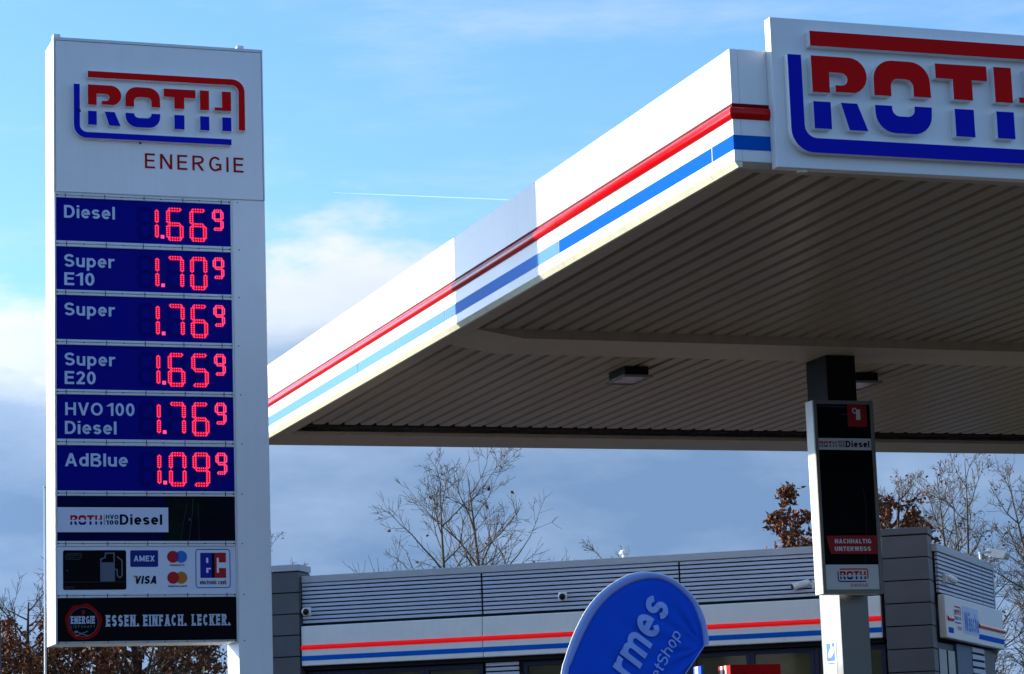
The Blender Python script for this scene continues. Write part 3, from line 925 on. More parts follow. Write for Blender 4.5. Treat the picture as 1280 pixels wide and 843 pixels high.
def build_canopy():
    t = thing('forecourt_canopy', 'large flat forecourt canopy with white fascia and ribbed ceiling', 'canopy', (CX, CY, 0))
    LX, LY = CX1 - CX, CY1 - CY
    z0, z1 = 5.229, 5.907
    seams = [0.0, 2.93, 8.01, LY]
    for a, b in zip(seams, seams[1:]):
        MB().box(0.0, 0.05, a + (0 if a == 0 else (.014 if a > 5 else .001)), b - (0 if b == LY else (.014 if b > 5 else .001)), z0, z1).build('fascia_panel', WHITE_G, t, bev=0.004)
    MB().box(0.034, 0.048, 0.05, LY - .05, z0 + .001, z1 - .006).build('fascia_backing', FRAME, t)
    MB().box(0.0505, 3.2, 0.0, 0.05, z0, z1).build('fascia_panel', WHITE_G, t, bev=0.004)
    MB().box(3.206, LX, 0.0, 0.05, z0, z1).build('fascia_panel', WHITE_G, t, bev=0.004)
    MB().box(0.0505, LX, LY - 0.05, LY, z0, z1).build('fascia_panel', WHITE_G, t, bev=0.004)
    MB().box(LX - .05, LX - .0005, 0.0505, LY - 0.0505, z0, z1).build('fascia_panel', WHITE_G, t, bev=0.004)
    # red half-round tube, mitred at the corner
    prof = [(0.0 - 0.026 * math.sin(R(a)), 5.519 + 0.037 * math.cos(R(a))) for a in range(0, 181, 12)]
    def tube_run(a, b, along, mitre):
        q = MB()
        n = len(prof)
        P = (lambda s_, p: (p[0], s_, p[1])) if along == 'y' else (lambda s_, p: (s_, p[0], p[1]))
        q.v = [P(a + (p[0] if mitre else 0), p) for p in prof] + [P(b, p) for p in prof]
        for i in range(n - 1):
            q.face([i, i + 1, n + i + 1, n + i])
        q.v += list(q.v)
        q.face([2 * n + i for i in range(n)]); q.face([3 * n + i for i in reversed(range(n))])
        o = q.build('red_tube', RED, t, smooth=True)
    for a, b in zip(seams, seams[1:]):
        tube_run(a + (.003 if a else 0), b - .003, 'y', a == 0)
    tube_run(0.0, 0.262, 'x', True)
    tube_run(2.35, LX, 'x', False)
    GROOVE_SHADE = mat('maroon_groove_shade', (0.16, 0.002, 0.003), 0.6, spec=0.05)  # dark strips paint in the shade along the tube's upper edge
    MB().box(-0.0025, 0.0, -0.0025, LY, 5.5565, 5.576).build('groove_shade_strip', GROOVE_SHADE, t)
    MB().box(0.0005, 0.262, -0.0025, 0.0, 5.5565, 5.576).build('groove_shade_strip', GROOVE_SHADE, t)
    # blue stripe, vinyl lengths with narrow joints
    bs = [0.0, 0.315, 2.95, 5.508, 6.81, 8.01, LY]
    for a, b in zip(bs, bs[1:]):
        MB().box(-0.003, 0.0, a + (.008 if a else -.003), b - .008, 5.300, 5.386).build('blue_stripe', BLUE if a < 2.9 else BLUE_FADED, t)
    MB().box(0.0, 0.262, -0.003, 0.0, 5.300, 5.386).build('blue_stripe', BLUE, t)
    MB().box(2.35, LX, -0.003, 0.0, 5.300, 5.386).build('blue_stripe', BLUE, t)
    # drip trim, sloping inwards
    dp = [(0.0, 5.2285), (0.05, 5.2285), (0.05, 5.197), (0.024, 5.195)]
    for a, b in zip([0.0, 0.36, 2.9, 8.01], [0.36, 2.9, 8.01, LY]):
        MB().extr(dp, a + .002, b - .002, 'y').build('drip_trim', CREAM, t)
    MB().extr(dp, 0.05, LX, 'x').build('drip_trim', BEAM, t)
    # roof deck
    MB().box(0.051, LX - .051, 0.051, LY - .051, 5.70, 5.78).build('roof_deck', ROOFM, t)
    # flat border of the ceiling
    bx0, bx1 = 0.17, LX - .17
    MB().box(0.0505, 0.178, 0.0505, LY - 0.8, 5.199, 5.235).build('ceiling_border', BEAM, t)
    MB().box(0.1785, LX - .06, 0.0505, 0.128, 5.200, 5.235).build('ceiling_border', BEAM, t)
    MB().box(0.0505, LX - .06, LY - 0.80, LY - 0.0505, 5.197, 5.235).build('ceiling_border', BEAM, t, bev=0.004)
    MB().box(0.0505, LX - .06, LY - 1.0, LY - 0.93, 5.26, 5.52).build('edge_beam', RUST, t)
    MB().box(0.0505, LX - .06, LY - 1.60, LY - 0.82, 5.53, 5.56).build('gutter_plate', RUST, t)
    # ribbed ceiling sheets: trapezoidal pans 159 mm apart, six to a sheet
    P = 0.159
    x_first = 0.178

    def sheet_mesh(y0, y1, nrib):
        b = MB()
        prof = []
        for i in range(nrib):
            x = i * P
            prof += [(x, 0.0), (x + 0.0, 0.0), (x + .010, .042), (x + .046, .042), (x + .056, 0.0)]
        prof.append((nrib * P, 0.0))
        pr = []
        for q in prof:
            if not pr or pr[-1] != q:
                pr.append(q)
        n = len(pr)
        b.v = [(x, y0, z) for x, z in pr] + [(x, y1, z) for x, z in pr]
        for i in range(n - 1):
            b.face([i, n + i, n + i + 1, i + 1])
        return b
    nsheet = 16
    for (ya, yb) in ((0.1285, 5.29), (5.99, LY - 1.46)):
        me = None
        for k in range(nsheet):
            if me is None:
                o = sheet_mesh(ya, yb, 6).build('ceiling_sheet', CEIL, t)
                me = o.data
            else:
                o = bpy.data.objects.new('ceiling_sheet', me)
                COL.objects.link(o)
                o.parent = t
            o.location = (x_first + k * 6 * P, 0, 5.204 + (k % 2) * 0.0012)
    # cross beam with bottom plate
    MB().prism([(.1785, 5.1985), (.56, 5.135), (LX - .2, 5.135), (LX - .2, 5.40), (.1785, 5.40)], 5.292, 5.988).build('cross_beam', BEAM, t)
    MB().box(0.32, LX - .2, 5.288, 5.2915, 5.19, 5.30).build('beam_lip', BEAM, t)
    # column
    c = MB().box(9.49 - CX, 9.748 - CX, 19.05 - CY, 19.42 - CY, 0.15, 5.1345).build('column', COLUMN, t, bev=0.006)
    MB().box(9.43 - CX, 9.81 - CX, 18.99 - CY, 19.48 - CY, 0.1505, 0.17).build('base_plate', FRAME, t)
    MB().box(9.486 - CX, 9.752 - CX, 19.046 - CY, 19.424 - CY, 4.66, 5.1343).build('column_top_shade', mat('black_brown_shade', (.012, .009, .008), .6, spec=.1), t, bev=.004)  # added dark sleeve: shade under the canopy put into its colour
    # notice on the column's left face
    ux = 9.49 - CX - 0.002

    def side_part(name, b, m):
        o = b.build(name, m, c)
        o.location = (ux, 19.331 - CY, 0)
        o.rotation_euler = (0, 0, R(-90))
        return o
    side_part('notice', MB().box(-.012, .172, -.001, .0019, 2.525, 2.795), mat('notice_white', (.80, .80, .80), .4, var=.02))
    b = MB().flat([(0, 2.634), (.148, 2.634), (.148, 2.779), (0, 2.779)], -.0022).flat([(0, 2.610), (.148, 2.610), (.148, 2.621), (0, 2.621)], -.0022)
    side_part('notice_blue', b, mat('notice_blue', (.015, .13, .62), .4))
    hand = [(.035, 2.668), (.062, 2.662), (.092, 2.668), (.118, 2.690), (.138, 2.706), (.136, 2.745), (.112, 2.752), (.100, 2.748), (.100, 2.782), (.080, 2.782), (.078, 2.738), (.052, 2.722), (.040, 2.700), (.030, 2.688)]
    side_part('notice_hand', MB().flat(hand, -.0032), mat('notice_white', (.80, .80, .80), .4))
    b = MB(); text(b, 'SGS', .012, 2.545, .050, w=.08, width=.125, y=-.0022)
    side_part('notice_lettering', b, mat('faded_pink', (.62, .42, .44), .5))
    return t


build_canopy()


def build_canopy_sign():
    t = thing('canopy_sign', 'white box sign with raised red and blue letters on the canopy front', 'sign', (6.383, 13.30, 5.186))
    W, H = 2.07, 0.905
    MB().box(0, W, 0.0, 0.078, 0, H).build('sign_box', WHITE, t, bev=0.004)
    logo_parts(t, 6.484 - 6.383 - .026, 5.276 - 5.186 - .014, 1.372, -0.055, -0.0005, True)
    for x in (0.25, 1.0, 1.8):
        MB().box(x, x + .05, .0785, .6, H - .12, H - .07).build('bracket', FRAME, t)
    MB().box(.15, .20, .02, .06, -.016, -.0005).build('bottom_clip', CREAM, t)
    return t


build_canopy_sign()


def build_lamp(loc, label):
    t = thing('ceiling_lamp', label, 'lamp', loc, group='lamps under the canopy')
    MB().box(-.11, .11, -.19, .19, -.075, .005).build('housing', PLASTIC_B, t, bev=.01)
    b = MB()
    b.box(-.135, -.115, -.225, .225, -.098, -.078).box(.115, .135, -.225, .225, -.098, -.078)
    b.box(-.1145, .1145, -.225, -.205, -.098, -.078).box(-.1145, .1145, .205, .225, -.098, -.078)
    b.build('frame', mat('lamp_frame_grey', (.22, .20, .18), .5), t)
    MB().box(-.1142, .1142, -.2047, .2047, -.090, -.080).build('lens', CLEAR, t)


build_lamp((8.27, 20.38, 5.205), 'rectangular lamp alone on the canopy ceiling left of the column')
build_lamp((10.47, 20.42, 5.205), 'rectangular canopy ceiling lamp half hidden behind the column')


# ------------------------------------------------------------------ advert frame on the column
def build_column_sign():
    X0, Y0 = 9.228, 18.80
    t = thing('poster_frame', 'tall narrow dark poster in aluminium frame on the canopy column', 'poster', (X0, Y0, 3.147))
    W, H, D = 0.540, 1.570, 0.15
    FR = mat('poster_aluminium', (0.20, 0.20, 0.175), 0.5, metal=0.2, spec=.2, var=0.05)
    MB().box(0.0, W, 0.02, D, 0, H).build('case', mat('poster_case', (0.70, 0.69, 0.62), .4), t, bev=.004)
    f = 0.030
    MB().box(0, f, 0, 0.0195, 0, H).build('frame_side', FR, t, bev=.003)
    MB().box(W - f, W, 0, 0.0195, 0, H).build('frame_side', FR, t, bev=.003)
    MB().box(f + .0005, W - f - .0005, 0, 0.0195, 0, f).build('frame_rail', FR, t, bev=.003)
    MB().box(f + .0005, W - f - .0005, 0, 0.0195, H - f, H).build('frame_rail', FR, t, bev=.003)
    PIC = mat('poster_night_print', (0.0020, 0.0024, 0.0045), 0.5, var=0.6, vscale=3, spec=.05, col2=(0.004, 0.014, 0.006), c2lo=.60, c2hi=.72)
    p = MB().box(f + .0007, W - f - .0007, .010, .0194, f + .0007, H - f - .0007).build('poster_print', PIC, t)
    ox, oz, y = -X0, -3.147, .0085
    q = lambda x0, x1, z0, z1, yy=y: MB().flat([(x0 + ox, z0 + oz), (x1 + ox, z0 + oz), (x1 + ox, z1 + oz), (x0 + ox, z1 + oz)], yy)
    WP = mat('poster_white', (.62, .63, .64), .4, var=.03)
    RD = mat('poster_red', (.33, .006, .008), .4)
    q(9.262, 9.735, 4.312, 4.407).build('white_strip', WP, p)
    q(9.262, 9.735, 3.180, 3.381).build('white_base', WP, p)
    q(9.534, 9.708, 4.503, 4.684).build('red_square', RD, p)
    MB().flat([(9.283 + ox, 3.614 + oz), (9.735 + ox, 3.617 + oz), (9.735 + ox, 3.466 + oz), (9.316 + ox, 3.467 + oz)], y).build('red_ribbon', RD, p)
    b = MB()
    b.flat([(9.61 + ox, 4.56 + oz), (9.65 + ox, 4.56 + oz), (9.65 + ox, 4.645 + oz), (9.615 + ox, 4.645 + oz)], y - .001)
    b.ribbon([(c + ox, d + oz) for c, d in arc(9.60, 4.635, .018, .020, 0, 330, 11)], .009, y - .002, True)
    b.build('pump_symbol', WP, p)
    b = MB()
    text(b, 'NACHHALTIG', 9.357 + ox, 3.552 + oz, .036, w=.24, width=.326, y=y - .001)
    b.build('lettering', WP, p)
    b = MB()
    text(b, 'UNTERWEGS', 9.354 + ox, 3.491 + oz, .036, w=.24, width=.322, y=y - .001)
    b.build('lettering', WP, p)
    RP, BP = mat('print_red', (0.48, 0.004, 0.010), 0.6, spec=.08), mat('print_blue', (0.006, 0.008, 0.20), 0.6, spec=.08)
    k = .275 / 1.354
    logo_print(p, 9.365 + ox, 3.240 + oz, k, y - .001, RP, BP)
    b = MB(); text(b, 'ENERGIE', 9.478 + ox, 3.203 + oz, .024, w=.13, width=.156, y=y - .001, track=.22)
    b.build('lettering', mat('print_red', (0.48, 0.004, 0.010), 0.6, spec=.08), p)
    logo_print(p, 9.268 + ox - .11 * .135, 4.336 + oz - .114 * .14, .135, y - .001, RP, BP, bars=False, kz=.14)
    b = MB()
    text(b, 'HVO', 9.437 + ox, 4.364 + oz, .024, w=.15, width=.06, y=y - .001)
    text(b, '100', 9.437 + ox, 4.334 + oz, .024, w=.15, width=.06, y=y - .001)
    text(b, 'Diesel', 9.503 + ox, 4.334 + oz, .053, w=.2, width=.215, y=y - .001)
    b.build('lettering', INK, p)
    b = MB()
    b.ribbon([(9.62 + ox, 3.40 + oz), (9.645 + ox, 3.62 + oz), (9.655 + ox, 3.85 + oz), (9.64 + ox, 4.0 + oz)], .003, y + .0006)
    b.build('road_print', mat('road_line_print', (0.05, 0.05, 0.09), 0.6), p)
    b = MB().flat([(9.27 + ox, 4.668 + oz), (9.52 + ox, 4.655 + oz), (9.52 + ox, 4.672 + oz), (9.27 + ox, 4.678 + oz)], y + .0006)
    b.flat([(9.44 + ox, 4.615 + oz), (9.52 + ox, 4.595 + oz), (9.53 + ox, 4.607 + oz)], y + .0006)
    b.build('sky_print', mat('poster_sky', (.02, .025, .12), .4), p)
    for z in (.35, 1.2):
        MB().box(.30, .48, D + .0005, .2495, z, z + .05).build('bracket', FRAME, t)


build_column_sign()


# ------------------------------------------------------------------ shop building
AU = R(-34.9)
K = Vector((15.082, 27.807, 0))
VA = R(49.8) - AU            # direction of the side wall seen from the building's own axes
UL = -8.02                   # left end of the glazed front


def corrug(x0, x1, z0, z1, pitch, depth, y=0.0):
    """horizontal trapezoid sheet facing -y"""
    n = max(1, round((z1 - z0) / pitch))
    p = (z1 - z0) / n
    b = MB()
    for i in range(n):
        z = z0 + i * p
        q = [(y, z + p * .26), (y - depth, z + p * .30), (y - depth * .85, z + p * .96), (y, z + p)]
        b.extr(q, x0, x1, 'x')
    return b


def build_shop():
    t = thing('shop_building', 'low grey filling station shop with corrugated parapet and striped fascia', 'building', K, AU)
    # core and roof
    vx, vy = math.cos(VA), math.sin(VA)
    L = 4.15
    core = MB()
    foot = [(UL - .5, .30), (-.30, .30), (-.30 + vx * L, vy * L), (UL - .5 + vx * L, vy * L)]
    core.extr(foot, 0.0, 4.40, 'z')
    core.build('core', mat('grey_render', (.28, .28, .29), .85, var=.1, bump=.1), t)

    # front parapet: corrugated bays between thin posts
    bays = [(UL + .005, -5.625), (-5.60, -3.082), (-3.058, -.575)]
    for a, b in bays:
        kind(corrug(a, b, 3.885, 4.412, .0527, .034).build('corrugated_bay', CLAD, t), 'stuff')
        MB().box(a, b, .004, .05, 3.885, 4.412).build('bay_backing', ANTHRA_J, t)
    for x in (-5.6125, -3.070):
        MB().box(x - .0115, x + .0115, -.012, .05, 3.885, 4.412).build('post', ANTHRA_J, t)
    MB().box(UL + .002, -.572, -.05, .28, 4.418, 4.505).build('parapet_cap', CAPM, t, bev=.006)
    MB().box(UL + .002, -.572, -.03, .05, 3.862, 3.884).build('shadow_gap', ANTHRA_J, t)
    # fascia
    fs = [UL + .004, -5.6, -3.45, -.60]
    FAS = mat('shop_fascia', (0.72, 0.72, 0.70), 0.4, var=.03, spec=.2, grime=.04)
    for a, b in zip(fs, fs[1:]):
        MB().box(a, b - .004, -.10, .05, 3.355, 3.861).build('fascia_panel', FAS, t, bev=.012)
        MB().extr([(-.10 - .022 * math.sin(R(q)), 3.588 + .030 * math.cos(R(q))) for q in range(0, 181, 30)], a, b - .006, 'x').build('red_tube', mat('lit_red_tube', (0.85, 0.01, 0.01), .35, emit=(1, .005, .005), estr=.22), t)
        MB().box(a, b - .004, -.103, -.1001, 3.420, 3.481).build('blue_stripe', BLUE, t)
    MB().box(UL + .004, -.60, -.02, .25, 3.30, 3.354).build('soffit', ANTHRA_J, t)
    # glazing
    def window(x0, x1, z0, z1, yy=0.10):
        w = MB()
        f = .05
        w.box(x0, x0 + f, yy - .03, yy + .05, z0, z1).box(x1 - f, x1, yy - .03, yy + .05, z0, z1)
        w.box(x0 + f + .0005, x1 - f - .0005, yy - .03, yy + .05, z1 - f, z1).box(x0 + f + .0005, x1 - f - .0005, yy - .03, yy + .05, z0, z0 + f)
        o = w.build('window', WINFRAME, t)
        MB().box(x0 + f + .001, x1 - f - .001, yy, yy + .02, z0 + f + .001, z1 - f - .001).build('pane', PANE, o)
    xs = [UL + .02, -7.225, -6.425, -5.66]
    for a, b in zip(xs, xs[1:]):
        window(a + .002, b - .002, .35, 3.285)
    xs = [-5.13, -4.40, -3.70, -2.98, -2.255, -1.466, -.60]
    for i, (a, b) in enumerate(zip(xs, xs[1:])):
        window(a + .002, b - .002, .35 if i not in (2, 3) else .06, 3.285)
    kind(corrug(-5.61, -5.18, .1, 3.29, .060, .022, .05).build('corrugated_bay', CLAD, t), 'stuff')
    MB().box(-5.61, -5.18, .054, .06, .1, 3.29).build('bay_backing', ANTHRA_J, t)
    MB().box(UL, -.55, .06, .28, 0.0, .345).build('sill_wall', ANTHRA, t)
    # towers with stacked cladding panels
    def tower(x0, x1, side):
        js = [4.565, 4.295, 4.022, 3.750, 3.478, 3.205, 2.93, 2.66, 2.38, 2.11, 1.84, 1.57, 1.30, 1.02, .75, .48, .20, 0.0]
        MB().box(x0 + .012, x1 - .012, -.10, .305, 0, 4.60).build('tower_core', ANTHRA_J, t)
        MB().box(x0 - .012, x1 + .012, -.135, .33, 4.572, 4.655).build('tower_cap', CAPM if not side else ANTHRA, t, bev=.006)
        for a, b in zip(js, js[1:]):
            MB().box(x0, x1, -.12, .32, b + .007, a - .007).build('cladding_panel', ANTHRA, t, bev=.003)
    tower(-8.56, UL - .012, False)
    tower(-.552, 0.0, True)

    # side wall, in a frame whose x runs along it
    def side(b, name, m, parent=None, bev=0.0, smooth=False):
        o = b.build(name, m, t, bev=bev, smooth=smooth)
        o.rotation_euler = (0, 0, VA)
        return o
    for a, b in ((.40, 2.45), (2.475, 3.22), (3.245, 4.0)):
        kind(side(corrug(a, b, 3.885, 4.39, .0527, .034, .02), 'corrugated_bay', CLAD), 'stuff')
        side(MB().box(a, b, .024, .06, 3.885, 4.39), 'bay_backing', ANTHRA_J)
    for x in (2.4625, 3.2325):
        side(MB().box(x - .0115, x + .0115, .005, .05, 3.885, 4.39), 'post', CAPM)
    side(MB().box(.345, 4.05, -.03, .30, 4.395, 4.49), 'parapet_cap', CAPM, bev=.006)
    side(MB().box(4.002, 4.05, -.02, .30, 3.3, 4.394), 'corner_post', CAPM)
    side(MB().box(.39, 1.46, .06, .12, .6, 3.30), 'window', WINFRAME)
    for a in (.45, .98):
        side(MB().box(a, a + .44, .045, .0595, .9, 3.22), 'pane', PANE)
    side(MB().box(1.47, 2.42, .03, .12, 0, 3.32), 'door_panel', mat('slate_blue_panel', (.09, .13, .20), .5))
    kind(side(corrug(2.43, 3.25, .1, 3.32, .09, .03, .05), 'corrugated_bay', CLAD), 'stuff')
    side(MB().box(2.43, 3.25, .054, .10, .1, 3.32), 'bay_backing', ANTHRA_J)
    side(MB().box(3.26, 4.04, .04, .12, 0, 3.32), 'panel', ANTHRA)
    # roof vents
    return t


SHOP = build_shop()


def at_shop(x, y, z):
    c, s = math.cos(AU), math.sin(AU)
    return Vector((K.x + x * c - y * s, K.y + x * s + y * c, z))


def at_side(v, y, z):
    a = AU + VA
    c, s = math.cos(a), math.sin(a)
    return Vector((K.x + v * c - y * s, K.y + v * s + y * c, z))


def build_wash_sign():
    o = at_side(.40, -.075, 3.345)
    t = thing('wash_sign', 'white fascia sign reading Wäsche on the side of the shop', 'sign', o, AU + VA)
    FAS = mat('shop_fascia', (0.72, 0.72, 0.70), 0.4, var=.03, spec=.2, grime=.04)
    MB().box(0, 3.80, 0, .09, 0, .525).build('sign_box', FAS, t, bev=.012)
    tube = lambda a, b: MB().extr([(-.022 * math.sin(R(q)), .241 + .030 * math.cos(R(q))) for q in range(0, 181, 30)], a, b, 'x').build('red_tube', RED, t)
    tube(.10, .41); tube(2.07, 3.85)
    MB().box(.12, .42, -.003, -.0002, .068, .135).build('blue_stripe', BLUE, t)
    MB().box(2.03, 3.80, -.003, -.0002, .068, .135).build('blue_stripe', BLUE, t)
    RP, BP = mat('wash_red', (0.42, 0.03, 0.03), 0.5), mat('wash_blue', (0.02, 0.06, 0.36), 0.5)
    logo_print(t, .52, .20, .30, -.002, RP, BP, kz=.40)
    b = MB(); text(b, 'ENERGIE', .66, .125, .045, w=.14, width=.26, track=.2); b.build('lettering', RP, t)
    MB().box(1.02, 2.04, -.004, -.0003, .10, .44).build('letter_ground', mat('pale_blue_ground', (.45, .58, .80), .5), t)
    b = MB(); text(b, 'Wäsche', 1.12, .135, .235, w=.17, width=.94, y=-.006); b.build('lettering', mat('wash_letters', (.03, .16, .55), .45), t)


build_wash_sign()


def build_camera(loc, rz, label, bullet=False):
    t = thing('security_camera', label, 'camera', loc, rz, 'security cameras on the shop')
    MB().box(-.055, .055, -.012, .0, -.055, .055).build('wall_plate', PLASTIC_W, t, bev=.006)
    b = MB()
    if bullet:
        b.tube([(0, -.012, .0), (0, -.07, .02)], .02, 10)
        b.tube([(-.01, -.05, .03), (.02, -.20, -.01), (.03, -.26, -.025)], [.040, .044, .046], 12)
        b.build('body', PLASTIC_W, t, smooth=True, bev=.003)
        MB().tube([(.0298, -.259, -.0248), (.031, -.268, -.027)], .036, 12).build('lens', PLASTIC_B, t)
    else:
        b.tube([(0, -.012, 0), (0, -.05, 0), (0, -.085, -.004), (.004, -.10, -.006)], [.050, .052, .045, .030], 14)
        b.build('body', PLASTIC_W, t, smooth=True)
        MB().tube([(.008, -.075, -.006), (.012, -.10, -.008), (.014, -.112, -.009)], [.044, .038, .018], 12).build('lens', PLASTIC_B, t, smooth=True)


build_camera(at_shop(-7.955, -.024, 4.05), AU, 'round white security camera beside the dark tower behind the price totem')
build_camera(at_shop(-4.565, -.024, 4.063), AU, 'round white security camera on the parapet left of the blue flag')
build_camera(at_shop(-1.42, -.024, 4.043), AU - R(70), 'white tube security camera left of the canopy column', True)
build_camera(at_side(.66, -.015, 4.085), AU + VA + R(62), 'white tube security camera above the Wäsche sign', True)


def build_vent(loc, label):
    t = thing('roof_vent', label, 'vent', loc, group='roof vents')
    MB().tube([(0, 0, 0), (0, 0, .18)], .035, 12).build('pipe', PLASTIC_W, t, smooth=False)
    b = MB().tube([(0, 0, .1805), (0, 0, .20), (0, 0, .23), (0, 0, .24)], [.065, .07, .045, .01], 12)
    b.build('cowl', PLASTIC_W, t)


build_vent(at_shop(-3.84, .35, 4.40), 'small white capped vent pipe on the roof left of the flag top')
build_vent(at_shop(-1.385, .35, 4.40), 'small white capped vent pipe on the roof beside the column')


def build_floodlight():
    p = at_side(3.55, .05, 4.491)
    t = thing('floodlight', 'small grey floodlight on the far right corner of the shop roof', 'floodlight', p, AU + VA)
    MB().tube([(0, 0, 0), (0, 0, .10)], .02, 8).build('stem', FRAME, t)
    MB().tube([(-.1, 0, .11), (.35, -.16, .16)], .018, 8).build('arm', FRAME, t)
    b = MB().extr([(-.30, .13), (-.06, .19), (-.03, .11), (-.27, .05)], .18, .50, 'x')
    b.build('head', mat('silver_lamp', (.55, .56, .56), .35, metal=.4), t, bev=.01)


build_floodlight()


# ------------------------------------------------------------------ beach flag
def catmull(pts, n=6):
    out = []
    for i in range(len(pts) - 1):
        p0 = pts[max(i - 1, 0)]; p1 = pts[i]; p2 = pts[i + 1]; p3 = pts[min(i + 2, len(pts) - 1)]
        for k in range(n):
            t = k / n
            out.append(tuple(0.5 * (2 * p1[j] + (-p0[j] + p2[j]) * t + (2 * p0[j] - 5 * p1[j] + 4 * p2[j] - p3[j]) * t * t + (-p0[j] + 3 * p1[j] - 3 * p2[j] + p3[j]) * t ** 3) for j in range(2)))
    out.append(pts[-1])
    return out


def build_flag():
    BX, BY = 4.93, 13.5
    t = thing('beach_flag', 'blue teardrop advertising flag with pale sleeve standing before the shop', 'flag', (BX, BY, 0))
    outer = [(4.93, 1.20), (4.935, 1.6), (4.955, 1.95), (5.008, 2.294), (5.031, 2.371), (5.066, 2.46), (5.11, 2.549), (5.171, 2.646), (5.247, 2.728), (5.331, 2.788), (5.422, 2.833), (5.488, 2.848), (5.538, 2.851), (5.62, 2.841), (5.701, 2.808), (5.781, 2.747), (5.835, 2.678), (5.866, 2.616), (5.883, 2.555), (5.892, 2.479), (5.890, 2.445)]
    inner = [(4.96, 1.20), (4.966, 1.6), (4.988, 1.95), (5.044, 2.294), (5.066, 2.352), (5.098, 2.42), (5.149, 2.518), (5.208, 2.612), (5.275, 2.687), (5.35, 2.745), (5.43, 2.785), (5.488, 2.803), (5.545, 2.813), (5.612, 2.811), (5.68, 2.785), (5.748, 2.737), (5.802, 2.678), (5.834, 2.605), (5.852, 2.545), (5.861, 2.478), (5.862, 2.437)]
    o = catmull([(x - BX, z) for x, z in outer], 4)
    i_ = catmull([(x - BX, z) for x, z in inner], 4)
    n = len(o)
    # sleeve: a soft flattened tube round the rod
    b = MB()
    ks = [(0.0, 0.0), (.03, -.008), (.12, -.014), (.30, -.016), (.7, -.010), (1.0, 0.0), (.7, .010), (.30, .016), (.12, .014), (.03, .008)]
    for a, c in zip(o, i_):
        for (s, y) in ks:
            b.v.append((a[0] + (c[0] - a[0]) * s, y, a[1] + (c[1] - a[1]) * s))
    m = len(ks)
    for k in range(n - 1):
        for q in range(m):
            b.face([k * m + q, k * m + (q + 1) % m, (k + 1) * m + (q + 1) % m, (k + 1) * m + q])
    b.face(range(m)); b.face([(n - 1) * m + q for q in reversed(range(m))])
    b.build('sleeve', FLAG_S, t, smooth=True)
    MB().tube([(x - .002, 0, z + .002) for x, z in o], .0055, 6).build('sunlit_rim', PLASTIC_W, t, smooth=True)  # added white edge standing in for sunlight on the sleeve's rim
    # cloth: lofted from the sleeve to the lower edge, with wrinkles
    tip, low = i_[-1], i_[0]
    NT = 26

    def wrinkle(x, z):
        dx, dz = x - tip[0], z - tip[1]
        r = math.hypot(dx, dz)
        a = math.atan2(dz, dx)
        fade = max(0.0, 1 - r / .62)
        w = .010 * math.sin(a * 17 + 1.2) * fade * min(1, r / .10)
        w += .006 * math.sin(a * 31 + 14 * r) * fade * min(1, r / .12)
        w += .0035 * noise.noise(Vector((x * 5, z * 5, 0.3))) + .003 * math.sin((x * .8 + z) * 24)
        return w
    b = MB()
    for k in range(n):
        s = k / (n - 1)
        lx, lz = low[0] + (tip[0] - low[0]) * s, low[1] + (tip[1] - low[1]) * s
        lx, lz = lx - .012 * math.sin(math.pi * s), lz + .015 * math.sin(math.pi * s)
        for j in range(NT + 1):
            q = j / NT
            x = i_[k][0] + (lx - i_[k][0]) * q
            z = i_[k][1] + (lz - i_[k][1]) * q
            b.v.append((x, wrinkle(x, z) * min(1, q * 5), z))
    for k in range(n - 1):
        for j in range(NT):
            a = k * (NT + 1) + j
            b.face([a, a + 1, a + NT + 2, a + NT + 1])
    cl = b.build('cloth', FLAG_B, t, smooth=True)
    sm = cl.modifiers.new('thickness', 'SOLIDIFY'); sm.thickness = .002; sm.offset = 0
    b = MB().ribbon([(low[0] + (tip[0] - low[0]) * s - .012 * math.sin(math.pi * s), low[1] + (tip[1] - low[1]) * s + .015 * math.sin(math.pi * s)) for s in [k / 20 for k in range(21)]], .006, -.008)
    b.build('hem', FLAG_S, t)
    # print: two lines running up the flag
    ang = math.atan2(2.658 - 2.319, 5.672 - 5.464) + .01
    for word, (ex, ez), cap, w, width in (('Hermes', (5.668, 2.652), .198, .175, .745), ('PaketShop', (5.726, 2.503), .066, .13, .455)):
        b = MB()
        text(b, word, ex - BX - width * math.cos(ang), ez - width * math.sin(ang), cap, w=w, width=width, y=-.006, ang=ang, slant=.10, track=.10)
        b.v = [(x, y + min(0.0, wrinkle(x, z)) - .004, z) for x, y, z in b.v]
        b.build('flag_lettering', FLAG_T, t)
    MB().tube([(.012, 0, .06), (.012, 0, 1.25)], .011, 8).build('pole', PLASTIC_W, t)
    b = MB().box(-.22, .24, -.03, .03, .02, .06).box(-.02, .04, -.25, -.031, .02, .06).box(-.02, .04, .031, .25, .02, .06)
    b.build('cross_foot', FRAME, t)
    MB().tube([(.01, 0, .061), (.01, 0, .13)], [.2, .18], 20).build('weight', PLASTIC_B, t, bev=.02)


build_flag()


# ------------------------------------------------------------------ pumps under the canopy
def striped(parent, x, y0, y1, z0, z1, cols, name):
    n = len(cols)
    for i, m in enumerate(cols):
        a = y0 + (y1 - y0) * i / n
        b_ = y0 + (y1 - y0) * (i + 1) / n
        MB().box(x - .004, x - .0005, a, b_ - .0005, z0, z1).build(name, m, parent)


